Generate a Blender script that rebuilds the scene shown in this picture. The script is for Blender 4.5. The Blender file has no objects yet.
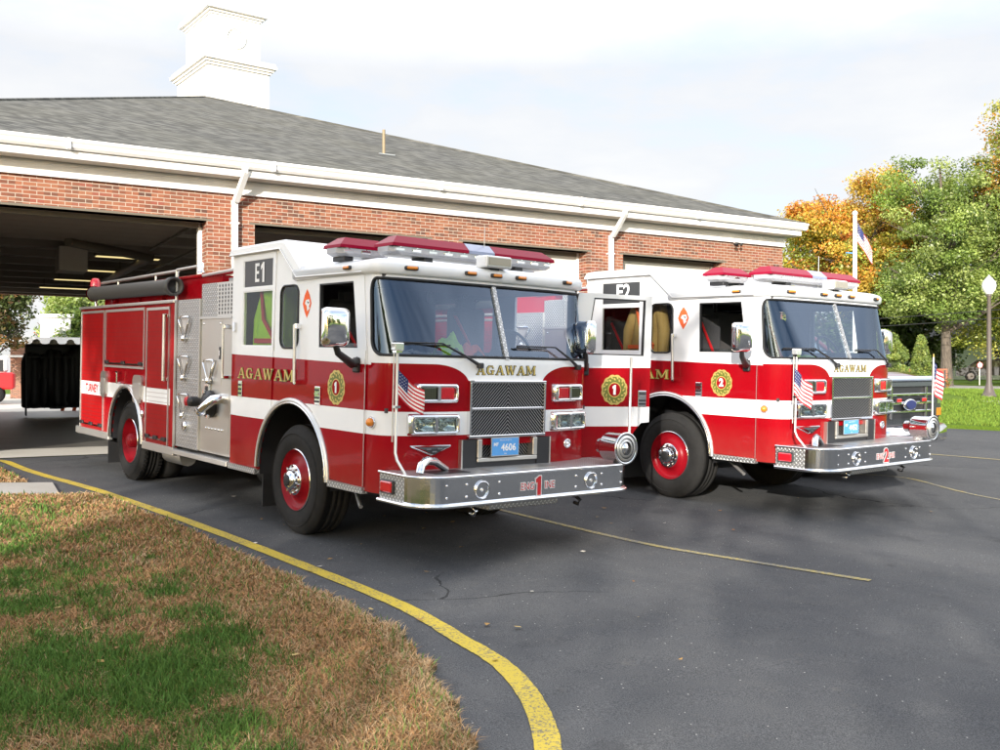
import bpy, math, random
import numpy as np
from mathutils import Vector, Matrix
from mathutils.geometry import tessellate_polygon
R = math.radians
random.seed(7)
rng = np.random.default_rng(11)
scene = bpy.context.scene
COL = scene.collection

# ------------------------------------------------------------------ node helpers
class NT:
    """small expression builder over a node tree"""
    def __init__(s, nt): s.nt = nt; s.n = nt.nodes; s.l = nt.links
    def new(s, t, **k):
        n = s.n.new(t)
        for a, b in k.items(): setattr(n, a, b)
        return n
    def lk(s, a, b): s.l.new(a, b)
    def put(s, sock, v):
        if isinstance(v, bpy.types.NodeSocket): s.lk(v, sock)
        else: sock.default_value = v
    def m(s, op, a, b=0.0, c=None):
        n = s.new('ShaderNodeMath', operation=op)
        s.put(n.inputs[0], a); s.put(n.inputs[1], b)
        if c is not None: s.put(n.inputs[2], c)
        return n.outputs[0]
    def mix(s, f, a, b, mode='MIX'):
        n = s.new('ShaderNodeMix', data_type='RGBA', blend_type=mode)
        s.put(n.inputs[0], f); s.put(n.inputs[6], a); s.put(n.inputs[7], b)
        return n.outputs[2]
    def noise(s, vec, scale, detail=3, rough=.5):
        n = s.new('ShaderNodeTexNoise'); s.put(n.inputs['Vector'], vec)
        n.inputs['Scale'].default_value = scale; n.inputs['Detail'].default_value = detail
        n.inputs['Roughness'].default_value = rough
        return n.outputs[0]
    def ramp(s, f, stops):
        n = s.new('ShaderNodeValToRGB'); s.put(n.inputs[0], f)
        e = n.color_ramp.elements
        while len(e) < len(stops): e.new(.5)
        for q, (p, c) in zip(e, stops):
            q.position = p; q.color = c if len(c) == 4 else (*c, 1)
        return n.outputs[0]
    def step(s, f, a, b):
        n = s.new('ShaderNodeMapRange', clamp=True); s.put(n.inputs[0], f)
        n.inputs[1].default_value = a; n.inputs[2].default_value = b
        return n.outputs[0]
    def coord(s, kind='Object'):
        return s.new('ShaderNodeTexCoord').outputs[kind]
    def attr(s, name, out='Vector'):
        return s.new('ShaderNodeAttribute', attribute_name=name).outputs[out]
    def sep(s, v):
        n = s.new('ShaderNodeSeparateXYZ'); s.lk(v, n.inputs[0]); return n.outputs
    def comb(s, x, y, z):
        n = s.new('ShaderNodeCombineXYZ'); s.put(n.inputs[0], x); s.put(n.inputs[1], y); s.put(n.inputs[2], z); return n.outputs[0]
    def bump(s, h, strength=.3, dist=.02):
        n = s.new('ShaderNodeBump'); s.put(n.inputs['Height'], h)
        n.inputs['Strength'].default_value = strength; n.inputs['Distance'].default_value = dist
        return n.outputs[0]

def mat(name, col=(.5, .5, .5), rough=.5, metal=0.0, spec=.5, coat=0.0, emis=None, estr=0, fn=None):
    m = bpy.data.materials.new(name); m.use_nodes = True
    b = m.node_tree.nodes['Principled BSDF']
    b.inputs['Base Color'].default_value = (*col, 1)
    b.inputs['Roughness'].default_value = rough
    b.inputs['Metallic'].default_value = metal
    b.inputs['Specular IOR Level'].default_value = spec
    b.inputs['Coat Weight'].default_value = coat
    b.inputs['Coat Roughness'].default_value = .04
    if emis:
        b.inputs['Emission Color'].default_value = (*emis, 1); b.inputs['Emission Strength'].default_value = estr
    if fn: fn(NT(m.node_tree), b)
    return m

RED = (.30, .003, .008, 1); WHITE = (.83, .84, .85, 1)
def _dirt(T, b, vec, col, amt=.12, base_r=.18):
    n = T.noise(vec, 2.3, 5, .6)
    f = T.m('MULTIPLY', T.step(n, .45, .75), amt)
    T.lk(T.mix(f, col, (.10, .07, .06, 1)), b.inputs['Base Color'])
    T.lk(T.m('MULTIPLY_ADD', T.noise(vec, 9, 4), .12, base_r - .06), b.inputs['Roughness'])
def _paint(T, b):
    tc = T.attr('tc'); x, y, z = T.sep(tc)
    ax = T.m('ABSOLUTE', x)
    # rounded corner of the red on the front
    q = T.m('DIVIDE', T.m('SUBTRACT', .80, ax), .37)
    q = T.m('MINIMUM', T.m('MAXIMUM', q, 0.0), 1.0)
    zb = T.m('MULTIPLY_ADD', T.m('SQRT', T.m('SUBTRACT', 1.0, T.m('MULTIPLY', q, q))), .18, 1.515)
    front = T.m('GREATER_THAN', y, 1.36)
    zside = T.m('MULTIPLY_ADD', y, -.02, 1.705)
    belt = T.m('ADD', T.m('MULTIPLY', front, zb), T.m('MULTIPLY', T.m('SUBTRACT', 1.0, front), zside))
    iscab = T.m('GREATER_THAN', y, -1.6)
    belt = T.m('ADD', belt, T.m('MULTIPLY', T.m('SUBTRACT', 1.0, iscab), 5.0))
    up = T.m('GREATER_THAN', z, belt)
    st = T.m('MULTIPLY', T.m('GREATER_THAN', z, 1.078), T.m('LESS_THAN', z, 1.283))
    w = T.m('MAXIMUM', up, st)
    col = T.mix(w, RED, WHITE)
    film = T.m('MULTIPLY', T.step(z, 1.0, .50), T.m('MULTIPLY_ADD', T.noise(tc, 3.0, 5, .65), .55, -.08))
    col = T.mix(T.m('MAXIMUM', film, 0.0), col, (.16, .12, .09, 1))
    _dirt(T, b, tc, col, .06)
    T.lk(T.bump(T.noise(tc, 1.7, 2), .10, .03), b.inputs['Coat Normal'])
def _tread(T, b):
    # diamond plate: raised lozenges, their long axis turning from cell to cell
    x, y, z = T.sep(T.coord('Object'))
    nz = T.m('ABSOLUTE', T.sep(T.new('ShaderNodeNewGeometry').outputs['Normal'])[2]); top = T.m('GREATER_THAN', nz, .7)
    h = T.m('ADD', x, y)
    w = T.m('ADD', T.m('MULTIPLY', top, T.m('SUBTRACT', x, y)), T.m('MULTIPLY', T.m('SUBTRACT', 1.0, top), z))
    u = T.m('MULTIPLY', T.m('ADD', h, w), 21.0); v = T.m('MULTIPLY', T.m('SUBTRACT', h, w), 21.0)
    par = T.m('FLOORED_MODULO', T.m('ADD', T.m('FLOOR', u), T.m('FLOOR', v)), 2.0)
    fu = T.m('ABSOLUTE', T.m('SUBTRACT', T.m('FRACT', u), .5)); fv = T.m('ABSOLUTE', T.m('SUBTRACT', T.m('FRACT', v), .5))
    a = T.m('ADD', T.m('DIVIDE', fu, .52), T.m('DIVIDE', fv, .20)); c = T.m('ADD', T.m('DIVIDE', fu, .20), T.m('DIVIDE', fv, .52))
    d = T.m('ADD', T.m('MULTIPLY', par, a), T.m('MULTIPLY', T.m('SUBTRACT', 1.0, par), c))
    g = T.step(d, 1.15, .65)
    T.lk(T.bump(g, .8, .004), b.inputs['Normal'])
    T.lk(T.mix(g, (.36, .36, .355, 1), (.90, .89, .87, 1)), b.inputs['Base Color'])
def _mesh(T, b):
    tc = T.coord('Object'); x, y, z = T.sep(tc)
    ax = T.m('ABSOLUTE', x)
    u = T.m('MULTIPLY', T.m('ADD', ax, z), 190.0)
    g = T.step(T.m('SINE', u), .35, .9)
    T.lk(T.mix(g, (.008, .008, .010, 1), (.33, .33, .33, 1)), b.inputs['Base Color'])
    T.lk(T.bump(g, .8, .005), b.inputs['Normal'])
def _brushed(T, b):
    x, y, z = T.sep(T.coord('Object'))
    n = T.noise(T.comb(T.m('MULTIPLY', y, 2.0), T.m('MULTIPLY', z, 60.0), x), 3, 4)
    T.lk(T.m('MULTIPLY_ADD', n, .25, .22), b.inputs['Roughness'])
def _shutter(T, b):
    tc = T.attr('tc'); x, y, z = T.sep(tc)
    g = T.m('FRACT', T.m('DIVIDE', z, .055))
    st = T.m('MULTIPLY', T.m('GREATER_THAN', z, 1.078), T.m('LESS_THAN', z, 1.273))
    _dirt(T, b, tc, T.mix(T.m('MULTIPLY', T.m('LESS_THAN', g, .22), .35), T.mix(st, (.31, .006, .007, 1), WHITE), (.12, .03, .03, 1)), .10, .34)
def _tyre(T, b):
    n = T.noise(T.coord('Object'), 14, 5)
    T.lk(T.mix(n, (.010, .010, .010, 1), (.026, .025, .024, 1)), b.inputs['Base Color'])
def _canvas(T, b):
    n = T.noise(T.coord('Object'), 60, 4)
    T.lk(T.bump(n, .5, .01), b.inputs['Normal'])
M = {}
M['paint'] = mat('red_white_paint', RED[:3], .25, spec=.03, coat=.35, fn=_paint)
M['white'] = mat('white_paint', (.80, .80, .78), .25, coat=.25, fn=lambda T, b: _dirt(T, b, T.coord('Object'), WHITE, .06))
M['red'] = mat('red_paint', RED[:3], .25, spec=.03, coat=.14, fn=lambda T, b: _dirt(T, b, T.coord('Object'), RED, .1))
M['shutter'] = mat('red_shutter', RED[:3], .35, spec=.1, fn=_shutter)
M['tread'] = mat('diamond_plate', (.62, .61, .58), .36, .7, fn=_tread)
M['steel'] = mat('brushed_steel', (.60, .575, .53), .32, .9, fn=_brushed)
M['alu'] = mat('aluminium', (.66, .65, .62), .38, .8)
M['chrome'] = mat('chrome', (.86, .86, .87), .07, 1.0)
M['black'] = mat('black_plastic', (.018, .018, .02), .45)
M['rubber'] = mat('black_rubber', (.012, .012, .013), .6)
M['tyre'] = mat('tyre_rubber', (.02, .02, .02), .8, spec=.25, fn=_tyre)
M['tube'] = mat('suction_hose_rubber', (.06, .06, .055), .55)
M['mesh'] = mat('grille_mesh', (.1, .1, .1), .4, .6, fn=_mesh)
M['dark'] = mat('cab_lining', (.06, .055, .055), .8)
M['seat'] = mat('seat_cloth', (.05, .05, .055), .85, fn=_canvas)
M['amber'] = mat('amber_lens', (.75, .24, .02), .2, coat=.5)
M['rimred'] = mat('rim_red', (.24, .004, .010), .35, spec=.2)
M['redlens'] = mat('red_lens', (.55, .01, .02), .15, coat=.8)
M['blacklens'] = mat('dark_lens', (.05, .055, .03), .12, coat=.8)
M['clear'] = mat('clear_lens', (.75, .77, .78), .08, .55, coat=.8)
M['gold'] = mat('gold_leaf', (.62, .47, .14), .35, .35)
M['ink'] = mat('black_ink', (.02, .02, .02), .5)
M['whitelet'] = mat('white_lettering', (.82, .82, .82), .5)
M['redlet'] = mat('red_lettering', (.50, .015, .02), .4)
M['blueplate'] = mat('plate_blue', (.09, .33, .72), .4)
M['sign'] = mat('sign_grey', (.035, .037, .04), .3)
M['lime'] = mat('lime_cloth', (.42, .72, .04), .8, fn=_canvas)
M['tan'] = mat('tan_cloth', (.42, .27, .09), .85, fn=_canvas)
M['orange'] = mat('orange_cloth', (.85, .13, .03), .8, fn=_canvas)
M['lensglass'] = mat('flood_lens', (.30, .27, .20), .15, coat=.5)
M['bowl'] = mat('lamp_reflector', (.9, .9, .9), .12, 1.0)
def _lens(T, b):
    b.inputs['Transmission Weight'].default_value = .35
M['lb_red'] = mat('lightbar_red', (.26, .004, .026), .3, spec=.08, coat=.04)
M['lb_clear'] = mat('lightbar_clear', (.50, .50, .52), .2, coat=.3, fn=_lens)
M['lb_blue'] = mat('lightbar_pale_blue', (.33, .38, .55), .15, coat=.4, fn=_lens)

def glass(name, tint, base_refl=.05, rough=0.0, mx=1.0, gc=(.95, .97, 1)):
    m = bpy.data.materials.new(name); m.use_nodes = True
    T = NT(m.node_tree); T.n.clear()
    o = T.new('ShaderNodeOutputMaterial'); t = T.new('ShaderNodeBsdfTransparent'); g = T.new('ShaderNodeBsdfGlossy')
    t.inputs[0].default_value = (*tint, 1); g.inputs[0].default_value = (*gc, 1); g.inputs['Roughness'].default_value = rough
    fr = T.new('ShaderNodeFresnel'); fr.inputs[0].default_value = 1.5
    mx_ = T.new('ShaderNodeMixShader')
    T.lk(T.m('MULTIPLY_ADD', fr.outputs[0], mx, base_refl), mx_.inputs[0])
    T.lk(t.outputs[0], mx_.inputs[1]); T.lk(g.outputs[0], mx_.inputs[2]); T.lk(mx_.outputs[0], o.inputs[0])
    return m
M['windshield'] = glass('windshield_glass', (.75, .79, .81), .085, 0.0, 1.1, (.56, .70, .90))  # blue sky reflection is tinted into the gloss colour
M['glass'] = glass('side_glass', (.80, .84, .82), .0, 0, .7)

# ------------------------------------------------------------------ mesh builder
class MB:
    def __init__(s): s.v = []; s.f = []; s.mi = []; s.sm = []; s.mats = []
    def mid(s, m):
        m = M[m] if isinstance(m, str) else m
        if m not in s.mats: s.mats.append(m)
        return s.mats.index(m)
    def add(s, vs, fs, m, smooth=False):
        o = len(s.v); s.v += [tuple(p) for p in vs]; i = s.mid(m)
        for f in fs: s.f.append([o + k for k in f]); s.mi.append(i); s.sm.append(smooth)
        return s
    def box(s, c, d, m, rz=0, rx=0, ry=0, bev=0):
        x, y, z = d[0] / 2, d[1] / 2, d[2] / 2
        rot = Matrix.Rotation(rz, 3, 'Z') @ Matrix.Rotation(rx, 3, 'X') @ Matrix.Rotation(ry, 3, 'Y')
        c = Vector(c)
        if bev and min(x, y, z) > bev:
            b = bev; vs = []; idx = {}
            for sx in (-1, 1):
                for sy in (-1, 1):
                    for sz in (-1, 1):
                        for k, p in enumerate(((sx * x, sy * (y - b), sz * (z - b)), (sx * (x - b), sy * y, sz * (z - b)), (sx * (x - b), sy * (y - b), sz * z))):
                            idx[sx, sy, sz, k] = len(vs); vs.append(c + rot @ Vector(p))
            I = idx; fs = []
            for q in (-1, 1):
                fs.append([I[q, a, b2, 0] for a, b2 in ((-1, -1), (1, -1), (1, 1), (-1, 1))][::q])
                fs.append([I[a, q, b2, 1] for a, b2 in ((-1, -1), (1, -1), (1, 1), (-1, 1))][::-q])
                fs.append([I[a, b2, q, 2] for a, b2 in ((-1, -1), (1, -1), (1, 1), (-1, 1))][::q])
            for a in (-1, 1):
                for b2 in (-1, 1):
                    fs.append([I[a, b2, -1, 0], I[a, b2, 1, 0], I[a, b2, 1, 1], I[a, b2, -1, 1]])
                    fs.append([I[a, -1, b2, 0], I[a, 1, b2, 0], I[a, 1, b2, 2], I[a, -1, b2, 2]])
                    fs.append([I[-1, a, b2, 1], I[1, a, b2, 1], I[1, a, b2, 2], I[-1, a, b2, 2]])
                    for c3 in (-1, 1): fs.append([I[a, b2, c3, 0], I[a, b2, c3, 1], I[a, b2, c3, 2]])
            return s.add(vs, fs, m)
        vs = [c + rot @ Vector((a * x, b * y, e * z)) for a in (-1, 1) for b in (-1, 1) for e in (-1, 1)]
        return s.add(vs, [(0, 1, 3, 2), (4, 6, 7, 5), (0, 4, 5, 1), (2, 3, 7, 6), (0, 2, 6, 4), (1, 5, 7, 3)], m)
    def bx(s, x0, x1, y0, y1, z0, z1, m, bev=0):
        return s.box(((x0 + x1) / 2, (y0 + y1) / 2, (z0 + z1) / 2), (abs(x1 - x0), abs(y1 - y0), abs(z1 - z0)), m, bev=bev)
    def tube(s, pts, r, m, n=10, cap=True, smooth=True):
        pts = [Vector(p) for p in pts]; N = len(pts)
        rs = r if isinstance(r, (list, tuple)) else [r] * N
        vs = []; up = None
        for i, p in enumerate(pts):
            d = (pts[min(i + 1, N - 1)] - pts[max(i - 1, 0)]).normalized()
            if up is None: up = Vector((0, 0, 1)) if abs(d.z) < .9 else Vector((1, 0, 0))
            a = d.cross(up).normalized(); b = a.cross(d).normalized(); up = b
            for k in range(n):
                t = 2 * math.pi * k / n
                vs.append(p + rs[i] * (math.cos(t) * a + math.sin(t) * b))
        fs = [(i * n + k, i * n + (k + 1) % n, (i + 1) * n + (k + 1) % n, (i + 1) * n + k) for i in range(N - 1) for k in range(n)]
        s.add(vs, fs, m, smooth)
        if cap:
            s.add(vs[:n], [list(range(n))[::-1]], m); s.add(vs[-n:], [list(range(n))], m)
        return s
    def loop(s, pts, r, m, n=8):
        pts = [Vector(p) for p in pts]
        return s.tube(pts + [pts[0], ], r, m, n, cap=False)
    def lathe(s, prof, c, axis, m, n=32, smooth=True, a0=0, a1=2 * math.pi):
        """prof: (radius, height along axis)"""
        c = Vector(c); ax = Vector(axis).normalized()
        u = ax.orthogonal().normalized(); w = ax.cross(u)
        full = abs(a1 - a0 - 2 * math.pi) < 1e-6
        K = n if full else n + 1
        vs = [c + ax * h + r * (math.cos(a0 + (a1 - a0) * k / n) * u + math.sin(a0 + (a1 - a0) * k / n) * w) for r, h in prof for k in range(K)]
        fs = []
        for i in range(len(prof) - 1):
            for k in range(n):
                k2 = (k + 1) % K
                fs.append((i * K + k, i * K + k2, (i + 1) * K + k2, (i + 1) * K + k))
        return s.add(vs, fs, m, smooth)
    def panel(s, outer, holes, fn, t, m, mback=None):
        """2D outline with holes, fn(a,b,depth) -> 3D; thickness t"""
        loops = [outer] + list(holes)
        flat = [p for l in loops for p in l]
        tri = tessellate_polygon([[Vector((p[0], p[1], 0)) for p in l] for l in loops])
        n = len(flat)
        s.add([fn(a, b, 0) for a, b in flat], tri, m)
        if t:
            s.add([fn(a, b, t) for a, b in flat], tri, mback or m)
            for l in loops:
                k = len(l); vs = [fn(a, b, 0) for a, b in l] + [fn(a, b, t) for a, b in l]
                s.add(vs, [(i, (i + 1) % k, k + (i + 1) % k, k + i) for i in range(k)], m)
        return s
    def build(s, name, parent=None, tc=False, origin=None):
        me = bpy.data.meshes.new(name)
        v = s.v
        if origin is not None: v = [(p[0] - origin[0], p[1] - origin[1], p[2] - origin[2]) for p in s.v]
        me.from_pydata(v, [], s.f)
        for m in s.mats: me.materials.append(m)
        me.polygons.foreach_set('material_index', s.mi)
        me.polygons.foreach_set('use_smooth', s.sm)
        if tc:
            a = me.attributes.new('tc', 'FLOAT_VECTOR', 'POINT')
            a.data.foreach_set('vector', np.array(s.v, dtype=np.float32).ravel())
        me.validate(); me.update()
        o = bpy.data.objects.new(name, me); COL.objects.link(o)
        if parent: o.parent = parent
        if origin is not None: o.location = origin
        return o

def np_mesh(name, V, F, mats, attrs=None, parent=None, mi=None, smooth=False):
    """V (n,3), F (m,k) numpy"""
    me = bpy.data.meshes.new(name); k = F.shape[1]
    me.vertices.add(len(V)); me.vertices.foreach_set('co', V.astype(np.float32).ravel())
    me.loops.add(F.size); me.loops.foreach_set('vertex_index', F.astype(np.int32).ravel())
    me.polygons.add(len(F)); me.polygons.foreach_set('loop_start', np.arange(0, F.size, k, dtype=np.int32))
    if mi is not None: me.polygons.foreach_set('material_index', mi.astype(np.int32))
    if smooth: me.polygons.foreach_set('use_smooth', np.ones(len(F), dtype=bool))
    for m in mats: me.materials.append(m)
    for nm, dat in (attrs or {}).items():
        a = me.attributes.new(nm, 'FLOAT_COLOR', 'POINT'); a.data.foreach_set('color', dat.astype(np.float32).ravel())
    me.update(calc_edges=True)
    o = bpy.data.objects.new(name, me); COL.objects.link(o)
    if parent: o.parent = parent
    return o
def tag(o, label=None, cat=None, group=None, kind=None):
    if label: o['label'] = label
    if cat: o['category'] = cat
    if group: o['group'] = group
    if kind: o['kind'] = kind
    return o
def empty(name, loc=(0, 0, 0), label=None, cat=None, group=None):
    o = bpy.data.objects.new(name, None); COL.objects.link(o); o.location = loc; o.empty_display_size = .2
    return tag(o, label, cat, group)
def copy_tree(o, parent=None):
    c = o.copy(); COL.objects.link(c)
    if parent: c.parent = parent
    for ch in list(o.children): copy_tree(ch, c)
    return c

def rrect(x0, x1, y0, y1, r, n=5):
    out = []
    for cx, cy, a in ((x1 - r, y0 + r, -90), (x1 - r, y1 - r, 0), (x0 + r, y1 - r, 90), (x0 + r, y0 + r, 180)):
        for k in range(n + 1):
            t = R(a + 90 * k / n); out.append((cx + r * math.cos(t), cy + r * math.sin(t)))
    return out

# ------------------------------------------------------------------ lettering
def text(name, s, size, mt, parent, fn, off=0.0, extr=.0, align='CENTER', sx=1.0):
    """flat lettering; fn maps 2D text coords to 3D"""
    if s == '1' or s == 'E1': return text_one(name, s, size, mt, parent, fn, off, sx)
    c = bpy.data.curves.new(name, 'FONT'); c.body = s; c.size = size; c.align_x = align; c.align_y = 'CENTER'; c.offset = off
    c.resolution_u = 3; c.fill_mode = 'FRONT'
    o = bpy.data.objects.new(name, c)
    COL.objects.link(o); dg = bpy.context.evaluated_depsgraph_get()
    me = bpy.data.meshes.new_from_object(o.evaluated_get(dg)); COL.objects.unlink(o); bpy.data.objects.remove(o)
    me.name = name
    for v in me.vertices: v.co = fn(v.co.x * sx, v.co.y)
    me.materials.clear(); me.materials.append(M[mt])
    o = bpy.data.objects.new(name, me); COL.objects.link(o); o.parent = parent
    return o
def text_one(name, s, size, mt, parent, fn, off, sx):
    b = MB(); k = size * .36; g = off; x0 = .55 * k * 1.1 if s == 'E1' else 0
    def poly(P, cx): b.add([fn((cx + p[0] * k) * sx, p[1] * k) for p in P], [list(range(len(P)))], mt)
    e = g / k
    poly([(.02 - e, -1 - e), (.38 + e, -1 - e), (.38 + e, 1 + e), (.10, 1 + e), (-.38 - e, .62 + e), (-.38 - e, .30 - e), (.02 - e, .55 - e)] if s == 'E1' else [(-.18 - e, -1 - e), (.18 + e, -1 - e), (.18 + e, 1 + e), (-.05, 1 + e), (-.42 - e, .66 + e), (-.42 - e, .40 - e), (-.18 - e, .52 - e)], x0)
    if s == 'E1':
        for P in ([(-.5, -1), (-.12, -1), (-.12, 1), (-.5, 1)], [(-.12, .68), (.55, .68), (.55, 1), (-.12, 1)], [(-.12, -.14), (.45, -.14), (.45, .16), (-.12, .16)], [(-.12, -1), (.55, -1), (.55, -.68), (-.12, -.68)]): poly(P, -.75 * k)
    return b.build(name, parent)
# slab-serif capitals: thick/thin strokes + serifs, unit height 1
SERIF = {
 'A': (.95, [((.12, 0), (.46, 1), .07), ((.50, 1), (.80, 0), .17), ((.22, .33), (.70, .33), .07)], [(0, .26, 0), (.62, .95, 0)]),
 'G': (.88, [((.28, .05), (.12, .28), .16), ((.12, .25), (.12, .75), .18), ((.12, .72), (.28, .95), .16), ((.22, .95), (.62, .95), .08), ((.60, .97), (.72, .72), .08), ((.22, .05), (.64, .05), .08), ((.66, .02), (.66, .42), .17)], [(.48, .84, .42)]),
 'W': (1.2, [((.12, 1), (.34, 0), .17), ((.36, 0), (.58, 1), .07), ((.58, 1), (.80, 0), .17), ((.82, 0), (1.06, 1), .07)], [(0, .28, 1), (.44, .70, 1), (.94, 1.18, 1)]),
 'M': (1.12, [((.14, 0), (.14, 1), .08), ((.18, 1), (.54, .12), .17), ((.54, .12), (.90, 1), .07), ((.94, 0), (.94, 1), .17)], [(0, .28, 0), (.78, 1.1, 0), (0, .26, 1), (.84, 1.08, 1)]),
}
def serif_text(name, s, h, fn, parent, width=None, mt='gold', shadow='ink', grow=.05, lift=.0015):
    tot = sum(SERIF[c][0] for c in s) + .12 * (len(s) - 1)
    k = (width / tot) if width else h
    def strokes(g, mtn, d):
        b = MB(); x = 0
        for c in s:
            w, st, se = SERIF[c]
            for (p, q, t) in st:
                P = Vector((p[0] + x, p[1])); Q = Vector((q[0] + x, q[1])); dd = (Q - P).normalized(); n = Vector((-dd.y, dd.x)) * (t / 2 + g)
                P -= dd * g; Q += dd * g
                b.add([fn(a[0] * k, a[1] * h, d) for a in (P + n, P - n, Q - n, Q + n)], [(0, 1, 2, 3)], mtn)
                d += .00012
            for (a0, a1, yy) in se:
                y0 = yy - .035 - g; y1 = yy + .035 + g
                b.add([fn((x + u) * k, v * h, d) for u, v in ((a0 - g, y0), (a1 + g, y0), (a1 + g, y1), (a0 - g, y1))], [(0, 1, 2, 3)], mtn)
                d += .00012
            x += w + .12
        return b
    o = MB()
    for g, mtn, d in ((grow, shadow, lift), (0, mt, lift + .005)):
        b = strokes(g, mtn, d); o.add(b.v, b.f, mtn)
    return o.build(name, parent)
# ------------------------------------------------------------------ fire engine
HW = 1.22
def S(sgn, off=0.0):
    """side mapping: (y, z, depth inward) -> truck coords"""
    return lambda a, b, d=0: Vector((sgn * (HW + off - d), a, b))
def Fz(z): return 1.73 if z <= 1.73 else 1.73 - .34 * (z - 1.73)
NF = 3.4
def front_pt(th, z, off=0.0):
    """cab front skin in plan: superellipse from one side to the other, th -90..90 deg"""
    a = HW + off; d = Fz(z) - 1.30 + off
    s, c = math.sin(th), math.cos(th)
    return Vector((a * math.copysign(abs(s) ** (2 / NF), s), 1.30 + d * abs(c) ** (2 / NF), z))
_N = 240
_TH = [R(-90 + 180 * k / _N) for k in range(_N + 1)]
# even arclength resampling at belt height
def _resample(n):
    fine = [R(-90 + 180 * k / 4000) for k in range(4001)]
    P = [front_pt(t, 1.7) for t in fine]; L = [0]
    for a, b in zip(P, P[1:]): L.append(L[-1] + (b - a).length)
    out = []; j = 0
    for k in range(n + 1):
        t = L[-1] * k / n
        while j < 3999 and L[j + 1] < t: j += 1
        f_ = (t - L[j]) / max(L[j + 1] - L[j], 1e-9)
        out.append((fine[j] + (fine[j + 1] - fine[j]) * min(max(f_, 0), 1) if k < n else fine[-1], t - L[-1] / 2))
    return out, L[-1]
_TS, _TL = _resample(220)
def front_at(s, z, off=0.0):
    k = (s + _TL / 2) / _TL * 220; i = max(0, min(219, int(k))); f = k - i
    th = _TS[i][0] * (1 - f) + _TS[i + 1][0] * f
    return front_pt(th, z, off)
def front_y(x, z, off=0.0):
    t = min(abs(x) / (HW + off), 1); return 1.30 + (Fz(z) - 1.30 + off) * (1 - t ** NF) ** (1 / NF)

def arch(cy, cz, rx, ry, z0, n=20):
    """points of a wheel arch from rear bottom over the top to front bottom"""
    a = math.acos(1) ; out = []
    t0 = math.asin(max(-1, min(1, (z0 - cz) / ry)))
    for k in range(n + 1):
        t = math.pi - t0 + (t0 * 2 - math.pi) * k / n
        out.append((cy + rx * math.cos(t), cz + ry * math.sin(t)))
    return out
WIN_SIGN = [(-1.19, 2.435), (-.50, 2.435), (-.50, 2.72), (-1.19, 2.72)]
WIN_REAR = [(-1.19, 1.82), (-.50, 1.82), (-.50, 2.40), (-1.19, 2.40)]
WIN_MID = rrect(-.335, .035, 1.81, 2.42, .09)
WIN_FRONT = [(.46, 1.82), (1.15, 1.82), (1.06, 2.41), (.45, 2.41)]
ARF = dict(cy=-.05, cz=.58, rx=.73, ry=.72)

def wheel(root, x, y, sgn, dual=False, name='wheel'):
    w = bpy.data.objects.new(name, None)
    # the wheel itself is a mesh: the rim
    W_ = .36 if not dual else .29
    rm = MB(); ax = (sgn, 0, 0); c = (x, y, .53)
    if not dual:
        rm.lathe([(.302, -.02), (.305, 0), (.297, .004)], c, ax, 'chrome', 48)
        rm.lathe([(.297, .0), (.283, -.02), (.275, -.06), (.20, -.05), (.155, -.015), (.15, .012), (0, .012)], c, ax, 'rimred', 48)
        rm.lathe([(.098, .012), (.095, .06), (.075, .085), (.0, .09)], c, ax, 'chrome', 24)
        rm.lathe([(.058, .091), (.05, .096), (0, .096)], c, ax, 'rubber', 20)
        rm.lathe([(.15, .012), (.148, .022), (.1, .022)], c, ax, 'chrome', 32)
    else:
        rm.lathe([(.302, -.02), (.305, 0), (.297, .004)], c, ax, 'chrome', 48)
        rm.lathe([(.297, 0), (.285, -.04), (.262, -.15), (.20, -.17), (.0, -.17)], c, ax, 'rimred', 48)
        rm.lathe([(.10, -.17), (.095, .0), (.07, .03), (0, .035)], c, ax, 'rimred', 24)
        rm.lathe([(.15, -.168), (.148, -.15), (.1, -.15)], c, ax, 'chrome', 32)
    o = rm.build('wheel', root)
    nt = MB()
    for k in range(10):
        a = 2 * math.pi * (k + .5) / 10; p = Vector((x, y + .128 * math.cos(a), .53 + .128 * math.sin(a)))
        h0 = .0 if not dual else -.17
        nt.tube([p + Vector(ax) * h0, p + Vector(ax) * (h0 + .045)], [.017, .014], 'chrome', 6)
    nt.build('wheel_nuts', o)
    ty = MB(); Rr = .535
    prof = [(.302, -.012), (.33, .006), (.40, .014), (.47, .006), (.515, -.03), (Rr, -.055)]
    gr = []
    for k in range(5):
        xx = -.055 - (W_ - .11) * k / 4.0
        gr += [(Rr, xx)] if k in (0, 4) else [(Rr, xx + .008), (Rr - .014, xx + .006), (Rr - .014, xx - .006), (Rr, xx - .008)]
    prof += gr + [(.515, -W_ + .03), (.47, -W_), (.33, -W_), (.30, -W_ + .02)]
    ty.lathe(prof, c, ax, 'tyre', 56)
    # shoulder lugs
    for k in range(56 if dual else 0):
        a = 2 * math.pi * k / 56
        for hx in (-.045, -W_ + .045):
            p = Vector((x + sgn * hx, y + (Rr - .004) * math.cos(a), .53 + (Rr - .004) * math.sin(a)))
            ty.box(p, (.05, .03, .016), 'tyre', rx=a - math.pi / 2)
    # raised sidewall ring and lettering blocks
    ty.lathe([(.445, .012), (.45, .018), (.457, .012)], c, ax, 'tyre', 48)
    ty.build('tyre', o)
    if dual:
        t2 = MB(); t2.lathe([(.30, 0), (.47, .0), (Rr, -.05), (Rr, -.24), (.47, -.29), (.3, -.29)], (x - sgn * .33, y, .53), ax, 'tyre', 40)
        t2.build('tyre', o)
    return o

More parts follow.
